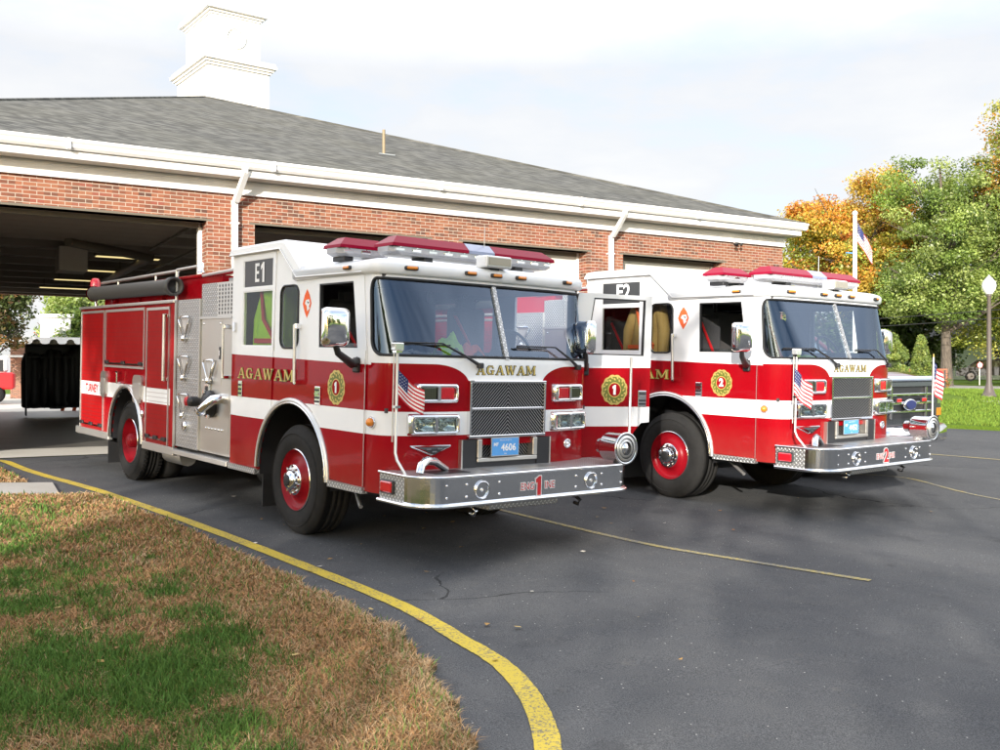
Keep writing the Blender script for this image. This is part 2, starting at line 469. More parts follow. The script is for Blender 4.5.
def emblem(parent, num, fn):
    """scalloped gold wreath with a red disc and the company number; fn(a,b,d)"""
    b = MB(); vs = []; n = 72
    for k in range(n):
        t = 2 * math.pi * k / n; r = .150 + .010 * abs(math.sin(6 * t)) - .004
        vs.append(fn(r * math.cos(t), r * math.sin(t) * 1.03, .002))
    b.add(vs, [list(range(n))], 'gold')
    b.add([fn(.134 * math.cos(2 * math.pi * k / 40), .134 * 1.03 * math.sin(2 * math.pi * k / 40), .0027) for k in range(40)], [list(range(40))], 'olive')
    for k in range(24):
        t = 2 * math.pi * k / 24; r = .112 + (.014 if k % 2 else -.004); q = [];
        for j in range(6):
            u = 2 * math.pi * j / 6
            a, bb = .017 * math.cos(u), .009 * math.sin(u)
            an = t + .7
            q.append(fn(r * math.cos(t) + a * math.cos(an) - bb * math.sin(an), (r * math.sin(t) + a * math.sin(an) + bb * math.cos(an)) * 1.03, .0035))
        b.add(q, [list(range(6))], 'gold')
    for r, d, m_ in ((.078, .004, 'gold'), (.068, .0052, 'red')):
        b.add([fn(r * math.cos(2 * math.pi * k / 40), r * 1.03 * math.sin(2 * math.pi * k / 40), d) for k in range(40)], [list(range(40))], m_)
    o = b.build('company_emblem', parent)
    text('company_number', num, .125, 'whitelet', o, lambda a, b_: fn(a, b_, .0068), off=.006)
    return o
M['olive'] = mat('olive_ink', (.13, .15, .02), .5)

def flame_decal(parent, fn):
    b = MB()
    b.add([fn(a, c, .002) for a, c in ((0, .14), (.05, .08), (.085, .0), (.05, -.07), (0, -.14), (-.05, -.07), (-.085, .0), (-.05, .08))], [list(range(8))], 'orange')
    b.add([fn(a, c, .0035) for a, c in ((-.02, .035), (.045, .04), (.06, .0), (.04, -.03), (.055, -.045), (.01, -.075), (-.005, -.02), (-.04, .0))], [list(range(8))], 'whitelet')
    b.add([fn(a, c, .0045) for a, c in ((.0, .02), (.045, .012), (.03, -.004), (.02, .004))], [list(range(4))], 'ink')
    return b.build('union_decal', parent)

def flag_mesh(parent, fn, w, h, nx=14, ny=13, wave=.03):
    """stars and stripes as real coloured quads; fn(u,v,d) u from staff outwards, v down from top"""
    b = MB()
    for mt, sel in (('flagred', 0), ('flagwhite', 1), ('flagblue', 2)):
        for i in range(nx):
            for j in range(ny):
                blue = i < nx * .4 and j < 7
                k = 2 if blue else j % 2
                if k != sel: continue
                q = [(i / nx, j / ny), ((i + 1) / nx, j / ny), ((i + 1) / nx, (j + 1) / ny), (i / nx, (j + 1) / ny)]
                b.add([fn(u * w, v * h, wave * math.sin(u * 7 + v * 2) * u) for u, v in q], [(0, 1, 2, 3)], mt, True)
    for i in range(5):
        for j in range(4):
            u, v = (.04 + i * .075), (.07 + j * .125)
            q = [(u + .014 * math.cos(t), v + .022 * math.sin(t)) for t in (0, 1.57, 3.14, 4.71)]
            for sd in (.0012, -.0012):
                b.add([fn(a * w, c * h, wave * math.sin(a * 7 + c * 2) * a + sd) for a, c in q], [(0, 1, 2, 3)], 'flagwhite')
    return b.build('flag', parent)
M['flagred'] = mat('flag_red', (.50, .02, .03), .8); M['flagwhite'] = mat('flag_white', (.75, .74, .72), .8); M['flagblue'] = mat('flag_blue', (.02, .03, .12), .8)

def make_engine(num, label, open_door):
    t = empty('fire_engine', (0, 0, 0), label, 'fire engine', 'fire engines parked in front of the station')
    # ---------------- cab shell
    cab = MB()
    for sgn in (1, -1):
        outer = [(-1.47, .55), (-.79, .55)] + arch(z0=.60, **ARF)[0:] + [(.69, .60), (1.32, .60), (1.32, 2.47), (.06, 2.47), (-.30, 2.80), (-1.47, 2.80)]
        outer = [p for i, p in enumerate(outer) if i == 0 or (abs(p[0] - outer[i - 1][0]) + abs(p[1] - outer[i - 1][1])) > .004]
        d = .028
        holes = [WIN_MID]
        holes.append([(-1.24, 1.78), (-.46, 1.78), (-.46, 2.75), (-1.24, 2.75)])
        # front doorway
        if sgn < 0 and open_door:
            ar = [p for p in arch(z0=.62, **ARF) if p[0] > .42]
            holes.append([(.42, 2.43), (.42, ar[0][1] + .05)] + [(p[0] + .045, p[1] + .03) for p in ar] + [(.74, .66), (1.25, .66), (1.25, 2.43)])
        else:
            holes.append([(.41, 1.78), (1.20, 1.78), (1.12, 2.44), (.41, 2.44)])
        cab.panel(outer, holes, S(sgn), d, 'paint', 'dark')
    # front skin
    z0, zs = .58, 1.0
    rows = [z0 + k * .04 for k in range(int((1.72 - z0) / .04) + 1)] + [1.735]
    rows += [1.735 + k * .0125 for k in range(1, int((2.47 - 1.735) / .0125) + 1)] + [2.475]
    SX = _TL / 2 - .075; ZB, ZT, RC = 1.765, 2.425, .13
    def inside(s, z, grow=0.0):
        x0, x1, y0, y1 = -SX - grow, SX + grow, ZB - grow, ZT + grow
        if not (x0 < s < x1 and y0 < z < y1): return False
        dx = max(x0 + RC - s, s - (x1 - RC), 0); dz = max(y0 + RC - z, z - (y1 - RC), 0)
        return dx * dx + dz * dz < RC * RC
    nS = len(_TS)
    vs = [front_pt(th, z) for z in rows for th, s in _TS]
    fs = []
    for j in range(len(rows) - 1):
        zc = (rows[j] + rows[j + 1]) / 2
        for i in range(nS - 1):
            sc = (_TS[i][1] + _TS[i + 1][1]) / 2
            if zc > 1.74 and inside(sc, zc): continue
            if zc < 1.0 and abs(vs[i][0]) < .5 and .76 < zc: continue
            fs.append((j * nS + i, (j + 1) * nS + i, (j + 1) * nS + i + 1, j * nS + i + 1))
    cab.add(vs, [f[::-1] for f in fs], 'paint', True)
    # inner lining of the front, dark
    vs2 = [front_pt(th, z, -.03) for z in rows for th, s in _TS]
    cab.add(vs2, fs, 'dark', True)
    # back wall, belly
    cab.bx(-1.19, 1.19, -1.47, -1.44, .56, 2.80, 'paint')
    body = cab.build('cab_body', t, tc=True)
    # high roof and low roof caps
    rf = MB()
    prof = [(-1.50, 2.79), (-1.50, 2.84), (-1.47, 2.875), (-1.40, 2.885), (-.30, 2.885), (-.235, 2.875), (-.19, 2.845), (.10, 2.60), (.10, 2.49), (.04, 2.485), (-.30, 2.79)]
    xs = [(-1.255, .0), (-1.24, .022), (-1.20, .032)]
    xs = xs + [(-a, b) for a, b in xs[::-1]]
    n = len(prof); vs = []
    ctr = Vector((0, -.6, 2.7))
    for x, g in xs:
        for (y, z) in prof: vs.append((x, y - (0.022 - g) * (0 if z < 2.6 else 0), z - (.032 - g if z > 2.8 or (y > -.2 and z > 2.55) else 0)))
    fs = [(i * n + k, i * n + (k + 1) % n, (i + 1) * n + (k + 1) % n, (i + 1) * n + k) for i in range(5) for k in range(n)]
    rf.add(vs, fs, 'white'); rf.add(vs[:n], [list(range(n))[::-1]], 'white'); rf.add(vs[-n:], [list(range(n))], 'white')
    ring_z = [(2.462, .018), (2.478, .045), (2.545, .05), (2.575, .028), (2.598, -.05)]
    vs = []; K = 0
    for z, off in ring_z:
        rg = [front_pt(th, 2.45, off) for th, s in _TS[::4]]; rg = [Vector((p.x, p.y, z)) for p in rg]
        rg = [Vector((rg[0].x, -.02, z))] + rg + [Vector((rg[-1].x, -.02, z))]
        K = len(rg); vs += rg
    fs = [(i * K + k, i * K + (k + 1) % K, (i + 1) * K + (k + 1) % K, (i + 1) * K + k) for i in range(len(ring_z) - 1) for k in range(K)]
    rf.add(vs, fs, 'white', True); rf.add(vs[:K], [list(range(K))], 'white'); rf.add(vs[-K:], [list(range(K))], 'white')
    # rain gutters along the roof edges
    for sg in (1, -1):
        rf.tube([(sg * 1.262, -1.48, 2.79), (sg * 1.262, -.31, 2.79), (sg * 1.262, .05, 2.487), (sg * 1.262, 1.25, 2.478)], .010, 'alu', 6)
    roof = rf.build('cab_roof', t)
    for i, x in enumerate((.93, .30, 0, -.30, -.93)):
        b = MB(); y = front_y(x, 2.45, .05)
        yaw = 0 if abs(x) < .5 else (-.28 if x > 0 else .28)
        b.box((x, y + .006, 2.52), (.125, .045, .036), 'black', rz=yaw, bev=.008); b.box((x, y + .016, 2.522), (.10, .05, .026), 'amber', rz=yaw, bev=.008)
        b.build('marker_light', roof)
    b = MB(); b.box((1.272, 1.02, 2.525), (.04, .12, .034), 'black', bev=.008); b.box((1.28, 1.02, 2.527), (.04, .095, .024), 'amber', bev=.008); b.build('marker_light', roof)
    # spot light box at the middle of the visor
    b = MB(); b.box((0, 1.50, 2.645), (.31, .16, .11), 'white', bev=.012); b.box((0, 1.583, 2.645), (.28, .012, .088), 'alu'); b.box((0, 1.592, 2.645), (.26, .008, .070), 'lensglass'); b.bx(-.05, .05, 1.46, 1.52, 2.57, 2.6, 'black')
    b.build('flood_light', roof)
    # ---------------- windshield
    pane = MB(); zr = [ZB - .012 + k * (ZT - ZB + .024) / 24 for k in range(25)]
    for side in (1, -1):
        pane = MB(); idx = [i for i, (th, s) in enumerate(_TS) if (s * side > -.001) and inside(s, 2.1, .02)]
        vs = [front_pt(_TS[i][0], z, -.008) for z in zr for i in idx]; nn = len(idx)
        fs = []
        for j in range(24):
            for i in range(nn - 1):
                sc = (_TS[idx[i]][1] + _TS[idx[i + 1]][1]) / 2; zc = (zr[j] + zr[j + 1]) / 2
                if inside(sc, zc, .02): fs.append((j * nn + i, (j + 1) * nn + i, (j + 1) * nn + i + 1, j * nn + i + 1))
        pane.add(vs, fs, 'windshield', True)
        w = pane.build('windshield_pane', t)
    gs = MB()
    pr = rrect(-SX, SX, ZB, ZT, RC, 8)
    dense = []
    for a, b_ in zip(pr, pr[1:] + pr[:1]):
        L = math.hypot(a[0] - b_[0], a[1] - b_[1]); k = max(1, int(L / .06))
        dense += [(a[0] + (b_[0] - a[0]) * j / k, a[1] + (b_[1] - a[1]) * j / k) for j in range(k)]
    gs.loop([front_at(s, z, .002) for s, z in dense], .0125, 'rubber', 8)
    gs.build('windshield_seal', t)
    dv = MB()
    dv.panel([(-.022, 1.75), (.022, 1.75), (.022, 2.43), (-.022, 2.43)], [], lambda a, b_, d: Vector((a, Fz(b_) + .012 - d, b_)), .03, 'tread')
    dv.build('windshield_divider', t)
    # wipers
    for px, s0, s1 in ((.34, .72, 1.14), (-.92, -.60, -.12)):
        b = MB()
        P = Vector((px, front_y(px, 1.69) + .035, 1.69)); 
        mx = s0 + (.0 if px > 0 else -.0); zb_ = 1.875
        A = Vector((mx, front_y(mx, zb_) + .05, zb_)); Bq = Vector((s1, front_y(s1, zb_) + .035, zb_ - .0))
        Mi = Vector((s0 - .1 if px > 0 else s0 + .1, front_y(s0, zb_) + .03, zb_))
        b.tube([P, P * .55 + A * .45 + Vector((0, .02, 0)), A], [.017, .012, .008], 'black', 6)
        b.tube([A, Bq], .008, 'black', 6)
        b.tube([Mi + Vector((0, 0, -.014)), (Mi + Bq) / 2 + Vector((0, -.002, -.018)), Bq + Vector((0, -.005, -.014))], .007, 'black', 6)
        b.box(P, (.06, .05, .05), 'black', bev=.01)
        b.build('wiper', t)
    # ---------------- doors
    def door(sgn, kind, opened=0):
        if kind == 'front':
            ar = [p for p in arch(z0=.615, **ARF) if p[0] > .375]
            out = [(.375, 2.455), (.375, ar[0][1] + .02)] + [(p[0] + .018, p[1] + .012) for p in ar] + [(1.295, .605), (1.295, 1.80), (1.235, 2.455)]
            win = WIN_FRONT
            piv = (sgn * HW, 1.30, 0)
        else:
            ar = [p for p in arch(z0=.58, **ARF) if p[0] < -.435][::-1]
            out = [(-1.31, .56), (-.80, .56)][::1] + [(p[0] - .018, p[1] + .012) for p in ar[::-1]] + [(-.435, 2.79), (-1.31, 2.79)]
            win = None; piv = None
        b = MB(); th = .045 if opened else .02
        holes = [WIN_FRONT] if kind == 'front' else [WIN_REAR, WIN_SIGN]
        b.panel(out, holes, S(sgn, .012), .034 if opened else .016, 'paint', 'dark')
        # window frame lips
        for h in holes:
            cy = sum(p[0] for p in h) / 4; cz = sum(p[1] for p in h) / 4
            inn = [(cy + (p[0] - cy) * .955, cz + (p[1] - cz) * .955) for p in h]
            b.panel(h, [inn], S(sgn, .007), .03, 'black' if kind == 'front' else 'white')
        o = b.build('door', t, tc=True, origin=piv)
        sub = []
        def P(bb, name): 
            q = bb.build(name, o, tc=True, origin=None)
            if piv:
                for v in q.data.vertices: v.co -= Vector(piv)
            return q
        hh = MB()
        if kind == 'front':
            hh.panel([(p[0], p[1]) for p in WIN_FRONT], [], S(sgn, .0), .0, 'glass')
            if not (opened or sgn > 0): P(hh, 'door_window')
            elif sgn > 0: 
                hh = MB(); hh.panel([(.46, 1.82), (1.15, 1.82), (1.145, 1.86), (.46, 1.86)], [], S(sgn, .0), .004, 'glass'); P(hh, 'door_window')
            # handle plate and louvred grip
            k = MB(); k.box((sgn * 1.238, .47, 1.37), (.014, .10, .17), 'chrome', bev=.005)
            for j in range(4): k.box((sgn * 1.247, .47, 1.315 + j * .036), (.014, .075, .018), 'black' if j != 2 else 'chrome')
            P(k, 'door_handle')
            fe = lambda a, b_, d: Vector((sgn * (HW + .012 + d), .80 + sgn * a, 1.46 + b_))
            e = emblem(o, num, fe)
            if piv:
                for q in [e] + list(e.children):
                    for v in q.data.vertices: v.co -= Vector(piv)
            # mirror and its arm
            k = MB(); s = sgn
            base = Vector((s * 1.235, 1.16, 1.70)); mc = Vector((s * 1.55, 1.31, 1.99))
            k.box(base + Vector((s * .01, 0, -.03)), (.04, .09, .13), 'black', bev=.01)
            k.tube([base, base + Vector((s * .08, .04, -.02)), Vector((s * 1.50, 1.28, 1.77)), mc + Vector((0, 0, -.14))], [.045, .04, .03, .024], 'black', 8)
            k.box(mc + Vector((0, -.028, 0)), (.215, .012, .30), 'clear', rz=s * -.25, bev=.004)
            # domed chrome shell of the mirror head
            rot = Matrix.Rotation(s * -.25, 3, 'Z'); vs = []; K_ = 0
            for dy, g in ((-.03, 1.0), (.0, 1.0), (.03, .97), (.055, .88), (.07, .70)):
                rr = rrect(-.12 * g, .12 * g, -.165 * g, .165 * g, .055 * g, 5); K_ = len(rr)
                vs += [mc + rot @ Vector((a, dy, c)) for a, c in rr]
            k.add(vs, [(i * K_ + j, i * K_ + (j + 1) % K_, (i + 1) * K_ + (j + 1) % K_, (i + 1) * K_ + j) for i in range(4) for j in range(K_)] + [list(range(4 * K_, 5 * K_))], 'chrome', True)
            k.add(vs[:K_], [list(range(K_))[::-1]], 'black')
            P(k, 'mirror')
            # seam strip at the hinge
            k = MB(); k.bx(sgn * 1.2325, sgn * 1.238, 1.289, 1.295, .62, 1.8, 'alu'); P(k, 'hinge')
        else:
            g = MB(); g.panel(WIN_REAR, [], S(sgn, -.004), 0, 'glass'); P(g, 'door_window')
            g = MB(); g.panel(WIN_SIGN, [], S(sgn, .0), .004, 'sign'); sp = P(g, 'sign_panel')
            text('lettering', 'E' + num, .27, 'whitelet', sp, lambda a, b_: Vector((sgn * 1.2245, -.81 + sgn * a, 2.585 + b_)), off=.006, sx=.95)
            k = MB(); k.box((sgn * 1.238, -1.20, 1.37), (.014, .09, .17), 'chrome', bev=.005)
            for j in range(3): k.box((sgn * 1.246, -1.20, 1.32 + j * .045), (.012, .065, .02), 'black')
            P(k, 'door_handle')
            k = MB(); k.box((sgn * 1.236, -1.39, 2.03), (.02, .05, .10), 'chrome'); P(k, 'latch')
        if opened: o.rotation_euler = (0, 0, sgn * opened)
        return o
    for sgn in (1, -1):
        for kd in ('front', 'rear'):
            door(sgn, kd, R(108) if (open_door and sgn < 0 and kd == 'front') else 0)
    for sgn in (1, -1):
        g = MB(); g.panel(WIN_MID, [], S(sgn, -.004), 0, 'glass'); w = g.build('side_window', t)
        fr = MB(); fr.loop([S(sgn, .004)(a, b_) for a, b_ in WIN_MID], .011, 'rubber', 6); fr.build('window_seal', w)
        # side lettering across the doors
        if sgn > 0:
            serif_text('side_lettering', 'AGAWAM', .105, lambda a, b_, d: Vector((HW + .0125 + d, -1.27 + a, 1.485 + b_)), t, width=1.27, shadow='olive', grow=.04)
        else:
            serif_text('side_lettering', 'AGAWAM', .105, lambda a, b_, d: Vector((-HW - .0125 - d, .0 - a, 1.485 + b_)), t, width=1.27, shadow='olive', grow=.04)
        flame_decal(t, lambda a, b_, d, s=sgn: Vector((s * (HW + d), .20 + s * a, 2.235 + b_)))
        # grab rail
        b = MB(); x = sgn * 1.285
        b.tube([(x, .10, 1.48), (x, .08, 2.03)], .017, 'alu', 10)
        for z in (1.485, 2.02): b.box((sgn * 1.25, .09 if z < 1.6 else .08, z), (.075, .045, .05), 'chrome', bev=.008)
        b.build('grab_rail', t)
        b = MB(); b.tube([(x, -1.56, 1.47), (x, -1.56, 2.05)], .016, 'alu', 10)
        for z in (1.48, 2.03): b.box((sgn * 1.235, -1.56, z), (.10, .04, .045), 'chrome', bev=.008)
        b.build('grab_rail', t)
        # wheel arch trims, flares
        for A, bot in ((ARF, .585), (dict(cy=-4.80, cz=.56, rx=.66, ry=.70), .53)):
            b = MB(); ap = arch(z0=bot, n=28, **A)
            b.tube([(sgn * 1.232, y, z) for y, z in ap], .028, 'alu', 8)
            b.tube([(sgn * 1.246, y * 1.0, z + .0) for y, z in arch(z0=bot, n=28, cy=A['cy'], cz=A['cz'], rx=A['rx'] - .022, ry=A['ry'] - .022)], .013, 'chrome', 6)
            b.build('wheel_arch_trim', t)
        for A in (ARF, dict(cy=-4.80, cz=.56, rx=.66, ry=.70)):
            b = MB(); ap = arch(z0=.50, n=20, **A)
            vs = [(sgn * x, y, z) for x in (1.20, .66) for y, z in ap]; n_ = len(ap)
            b.add(vs, [(k, k + 1, n_ + k + 1, n_ + k) for k in range(n_ - 1)], 'black', True)
            b.add(vs[n_:], [list(range(n_))], 'black')
            b.build('wheel_well', t)
        # tread-plate sills
        b = MB()
        b.bx(sgn * 1.19, sgn * 1.250, .70, 1.30, .555, .612, 'tread'); b.build('sill_plate', t); b = MB(); b.bx(sgn * 1.19, sgn * 1.250, -1.45, -.80, .50, .556, 'tread')
        b.build('sill_plate', t)
        # front turn marker on the corner
        b = MB(); y = 1.40
        b.lathe([(.045, 0), (.05, .012), (.042, .02)], (sgn * 1.225, y, 1.185), (sgn, .25, 0), 'chrome', 20)
        b.lathe([(.036, .01), (.034, .04), (.018, .055), (0, .058)], (sgn * 1.225, y, 1.185), (sgn, .25, 0), 'amber', 20)
        b.build('side_marker', t)
        b = MB(); b.bx(sgn * .72, sgn * 1.16, -.80, -.78, .16, .56, 'rubber'); b.build('mud_flap', t); b = MB(); b.bx(sgn * .62, sgn * 1.2, -5.60, -5.575, .14, .6, 'rubber'); b.build('mud_flap', t)
    # ---------------- cab interior
    b = MB()
    b.bx(-1.18, 1.18, -1.42, 1.55, 1.27, 1.31, 'dark'); b.bx(-.42, .42, -.9, 1.3, 1.31, 1.62, 'dark')
    b.bx(-1.17, 1.17, -1.43, -1.41, 1.31, 2.78, 'dark')
    b.bx(-.5, .45, -.75, -.1, 1.31, 2.35, 'dark'); b.bx(-1.16, 1.16, -1.40, -.1, 2.74, 2.77, 'dark'); b.bx(-1.16, 1.16, .1, 1.42, 2.44, 2.46, 'dark')  # middle block added to keep the view through the cab dark
    b.build('cab_floor', t)
    b = MB(); b.bx(-1.08, 1.08, 1.22, 1.60, 1.55, 1.76, 'seat', bev=.03); b.bx(-.9, -.35, 1.16, 1.34, 1.70, 1.84, 'black', bev=.03); b.bx(.1, .5, 1.2, 1.34, 1.74, 1.80, 'alu', bev=.02)
    b.build('dashboard', t)
    b = MB()
    c = Vector((-.68, 1.02, 1.86)); pts = [c + Matrix.Rotation(R(-62), 3, 'X') @ Vector((.21 * math.cos(a), .21 * math.sin(a), 0)) for a in [2 * math.pi * k / 28 for k in range(29)]]
    b.tube(pts, .015, 'black', 8, cap=False)
    for k in (0, 9, 19): b.tube([c, pts[k]], .012, 'black', 6)
    b.tube([c, (-.68, 1.2, 1.55)], .03, 'black', 8); b.build('steering_wheel', t)
    for sx, sy, rz in ((.72, .42, 0), (-.72, .42, 0), (.78, -1.05, 0), (-.78, -1.05, 0)):
        b = MB(); b.box((sx, sy, 1.62), (.50, .46, .14), 'seat', bev=.04); b.box((sx, sy - .26, 1.98), (.48, .12, .62), 'seat', bev=.04); b.box((sx, sy - .27, 2.33), (.26, .09, .14), 'seat', bev=.03)
        b.bx(sx - .18, sx + .18, sy - .18, sy + .18, 1.31, 1.55, 'black')
        b.tube([(sx + .2, sy - .19, 2.2), (sx - .1, sy - .17, 1.72)], .018, 'redlet', 6)
        b.build('seat', t)
    # ---------------- front face fittings
    fy = 1.742
    g = MB(); g.bx(-.43, .43, fy - .02, fy + .012, 1.065, 1.535, 'mesh')
    gr = g.build('grille', t)
    g = MB()
    for x0, x1, z0, z1 in ((-.452, .452, 1.535, 1.558), (-.452, .452, 1.045, 1.070), (-.45, -.427, 1.07, 1.535), (.427, .45, 1.07, 1.535), (-.427, .427, 1.296, 1.316)):
        g.bx(x0, x1, fy - .02, fy + .032, z0, z1, 'chrome', bev=.004)
    g.build('grille_frame', gr)
    g = MB()   # black winch pocket under the grille
    g.bx(-.53, .53, 1.60, 1.62, .74, 1.04, 'black'); 
    g.bx(-.53, -.515, 1.62, 1.765, .74, 1.035, 'steel'); g.bx(.515, .53, 1.62, 1.765, .74, 1.035, 'steel')
    g.bx(-.515, -.36, 1.62, 1.76, .74, 1.035, 'black'); g.bx(.36, .515, 1.62, 1.76, .74, 1.035, 'black'); g.bx(-.36, .36, 1.62, 1.75, .74, .83, 'black')
    pk = g.build('bumper_pocket', t)
    g = MB(); g.bx(-.335, .335, 1.68, 1.70, .85, 1.03, 'mesh')
    for x0, x1, z0, z1 in ((-.355, .355, .832, .868), (-.355, -.30, .87, 1.035), (.30, .355, .87, 1.035)): g.bx(x0, x1, 1.69, 1.775, z0, z1, 'steel', bev=.006)
    g.build('pocket_frame', pk)
    g = MB(); g.box((.045, 1.785, .962), (.31, .006, .155), 'blueplate', bev=.001); g.box((.045, 1.781, .962), (.325, .006, .168), 'alu')
    pl = g.build('licence_plate', t)
    ptx = '4606' if num == '1' else '4452'
    fx = lambda a, b_: Vector((.045 - a, 1.7895, .962 + b_))
    text('plate_number', ptx, .088, 'whitelet', pl, lambda a, b_: fx(a + .035, b_ - .008), off=.002)
    text('plate_prefix', 'MF', .045, 'whitelet', pl, lambda a, b_: fx(a - .112, b_ + .022), off=.001)
    text('plate_state', 'MASSACHUSETTS', .018, 'whitelet', pl, lambda a, b_: fx(a, b_ + .060)); text('plate_class', 'FIRE', .018, 'whitelet', pl, lambda a, b_: fx(a, b_ - .063))
    serif_text('front_lettering', 'AGAWAM', .078, lambda a, b_, d: Vector((.355 - a, front_y(.355 - a, 1.64) + d, 1.612 + b_)), t, width=.70, grow=.055)
    for sg in (1, -1):
        yaw = -sg * .13; dx = 0
        for zc, h, nm in ((1.445, .165, 'warning_light'), (1.175, .175, 'headlight')):
            xc = sg * (.795 if nm == 'headlight' else .775); w = .475 if nm == 'headlight' else .40
            yc = front_y(xc, zc) + .035; rot = Matrix.Rotation(yaw, 3, 'Z')
            q = MB()
            vs = []; K_ = 0
            for dy, gw in ((-.09, .012), (.0, .0), (.022, -.008), (.024, -.026), (.004, -.032)):
                rr = rrect(-w / 2 - gw, w / 2 + gw, -h / 2 - gw, h / 2 + gw, .022, 4); K_ = len(rr)
                vs += [Vector((xc, yc, zc)) + rot @ Vector((a, dy, c)) for a, c in rr]
            q.add(vs, [(i * K_ + j, i * K_ + (j + 1) % K_, (i + 1) * K_ + (j + 1) % K_, (i + 1) * K_ + j) for i in range(4) for j in range(K_)], 'chrome', True)
            q.add([v + rot @ Vector((0, -.065 if nm == 'headlight' else 0, 0)) for v in vs[-K_:]], [list(range(K_))], 'black')
            q.box(Vector((xc, yc + .006, zc)), (.030, .045, h - .05), 'chrome', rz=yaw)
            h_ = q.build(nm, t)
            for s2 in (-1, 1):
                cc = Vector((xc, yc, zc)) + rot @ Vector((s2 * (w / 4 - .012), .008, 0))
                if nm == 'warning_light':
                    mt = 'redlens' if s2 * sg < 0 else 'blacklens'
                    l = MB(); l.box(cc, (w / 2 - .06, .03, h - .062), mt, rz=yaw, bev=.01)
                    for k in range(6): l.box(cc + rot @ Vector((-.055 + k * .022, .0155, 0)), (.004, .003, h - .075), mt, rz=yaw)
                    l.build('lens', h_)
                else:
                    l = MB(); ww, hh_ = w / 2 - .055, h - .062
                    N_, M_ = 12, 8; vs = []
                    for j in range(M_ + 1):
                        for i in range(N_ + 1):
                            u, v = i / N_ * 2 - 1, j / M_ * 2 - 1
                            vs.append(cc + rot @ Vector((u * ww / 2, -.055 * (1 - .5 * (u * u + v * v)) + .004, v * hh_ / 2)))
                    l.add(vs, [(j * (N_ + 1) + i, j * (N_ + 1) + i + 1, (j + 1) * (N_ + 1) + i + 1, (j + 1) * (N_ + 1) + i) for j in range(M_) for i in range(N_)], 'bowl', True)
                    l.lathe([(.022, -.03), (.022, .0), (0, .004)], cc + Vector((0, -.03, 0)), (0, 1, 0), 'clear', 12)
                    l.box(cc + rot @ Vector((0, .014, 0)), (ww, .004, hh_), M['glass'], rz=yaw)
                    l.build('lens', h_)
    q = MB(); q.add([(sx, 1.7455 - .012 * (abs(sx - .81) > .15), sz) for sx, sz in ((.99, .985), (.62, .985), (.70, .965), (.81, .915), (.92, .965))], [(0, 1, 2, 3, 4)], 'black')
    for a, c in (((1.0, .99), (.62, .99)), ((.99, .985), (.81, .912)), ((.62, .985), (.81, .912))):
        q.tube([(a[0], front_y(a[0], 1) + .006, a[1]), (c[0], front_y(c[0], 1) + .006, c[1])], .007, 'chrome', 6)
    for sx, sz in ((.87, .968), (.81, .945), (.75, .968)): q.box((sx, 1.75, sz), (.05, .006, .012), 'chrome')
    q.build('maker_badge', t)
    q = MB(); q.lathe([(.045, 0), (.045, .018), (.03, .024), (.028, .012), (.015, .012), (.012, .03), (0, .03)], (-.80, front_y(-.8, 1), .955), (0, 1, 0), 'chrome', 24); q.build('power_inlet', t)
    # ---------------- bumper
    def plan(off=0.0, n=10):
        p = [(1.24 + off, 1.57), (1.24 + off, 1.94)]
        for k in range(1, n + 1):
            a = R(90 * k / n); p.append((1.24 + off - (.26 + off) * (1 - math.cos(a)), 1.94 + (.26 + off) * math.sin(a)))
        return p + [(-x, y) for x, y in p[::-1]]
    bp = MB(); pl0 = plan(); k = len(pl0)
    zf = [(.553, 0), (.772, 0)]
    vs = [(x, y, z) for z, o_ in zf for x, y in pl0]
    for i in range(k - 1):
        mt = 'tread' if i in (0, k - 2) else 'bumpchrome'
        bp.add([vs[i], vs[i + 1], vs[k + i + 1], vs[k + i]], [(0, 1, 2, 3)], mt, 1 < i < k - 2)
    pts = plan(.008)
    bp.tube([(x, y, .783) for x, y in pts], .013, 'chrome', 8); bp.tube([(x, y, .548) for x, y in plan(.014)], .019, 'chrome', 8)
    bp.add([(x, y, .786) for x, y in plan(-.004)], [list(range(k))], 'tread')
    bp.add([(x, y, .56) for x, y in plan(-.004)], [list(range(k))[::-1]], 'black')
    bp.add([(x, 1.571, z) for x, z in ((1.24, .55), (-1.24, .55), (-1.24, .78), (1.24, .78))], [(0, 1, 2, 3)], 'black')
    bp.bx(.62, .98, 1.80, 2.02, .787, .790, 'black'); bp.bx(-.35, .40, 1.86, 2.05, .787, .7905, 'steel')
    for sx in (-1.05, -.78, -.45, .45, .80, 1.0):
        for z in (.615, .715):
            if abs(sx) == 1.05 or True: bp.lathe([(.012, 0), (.010, .007), (0, .009)], (sx, 2.2 if abs(sx) < .98 else 2.193, z), (0, 1, 0), 'chrome', 8)
    bu = bp.build('front_bumper', t)
    for sg in (1, -1):
        q = MB(); q.lathe([(.074, 0), (.078, .012), (.068, .018)], (sg * .64, 2.2, .662), (0, 1, 0), 'chrome', 28)
        q.lathe([(.068, .016), (.06, -.01), (.04, -.035), (0, -.045)], (sg * .64, 2.2, .662), (0, 1, 0), 'bowl', 28)
        q.lathe([(.02, -.03), (.016, .004), (0, .008)], (sg * .64, 2.2, .662), (0, 1, 0), 'clear', 12)
        q.build('fog_light', bu)
        q = MB(); q.box((sg * 1.247, 1.70, .668), (.03, .20, .115), 'black', bev=.01); q.box((sg * 1.257, 1.70, .668), (.03, .17, .092), 'redlens', bev=.01)
        q.build('side_light', bu)
    fb = lambda a, b_, d=0: Vector((-a, 2.203 + d, .655 + b_))
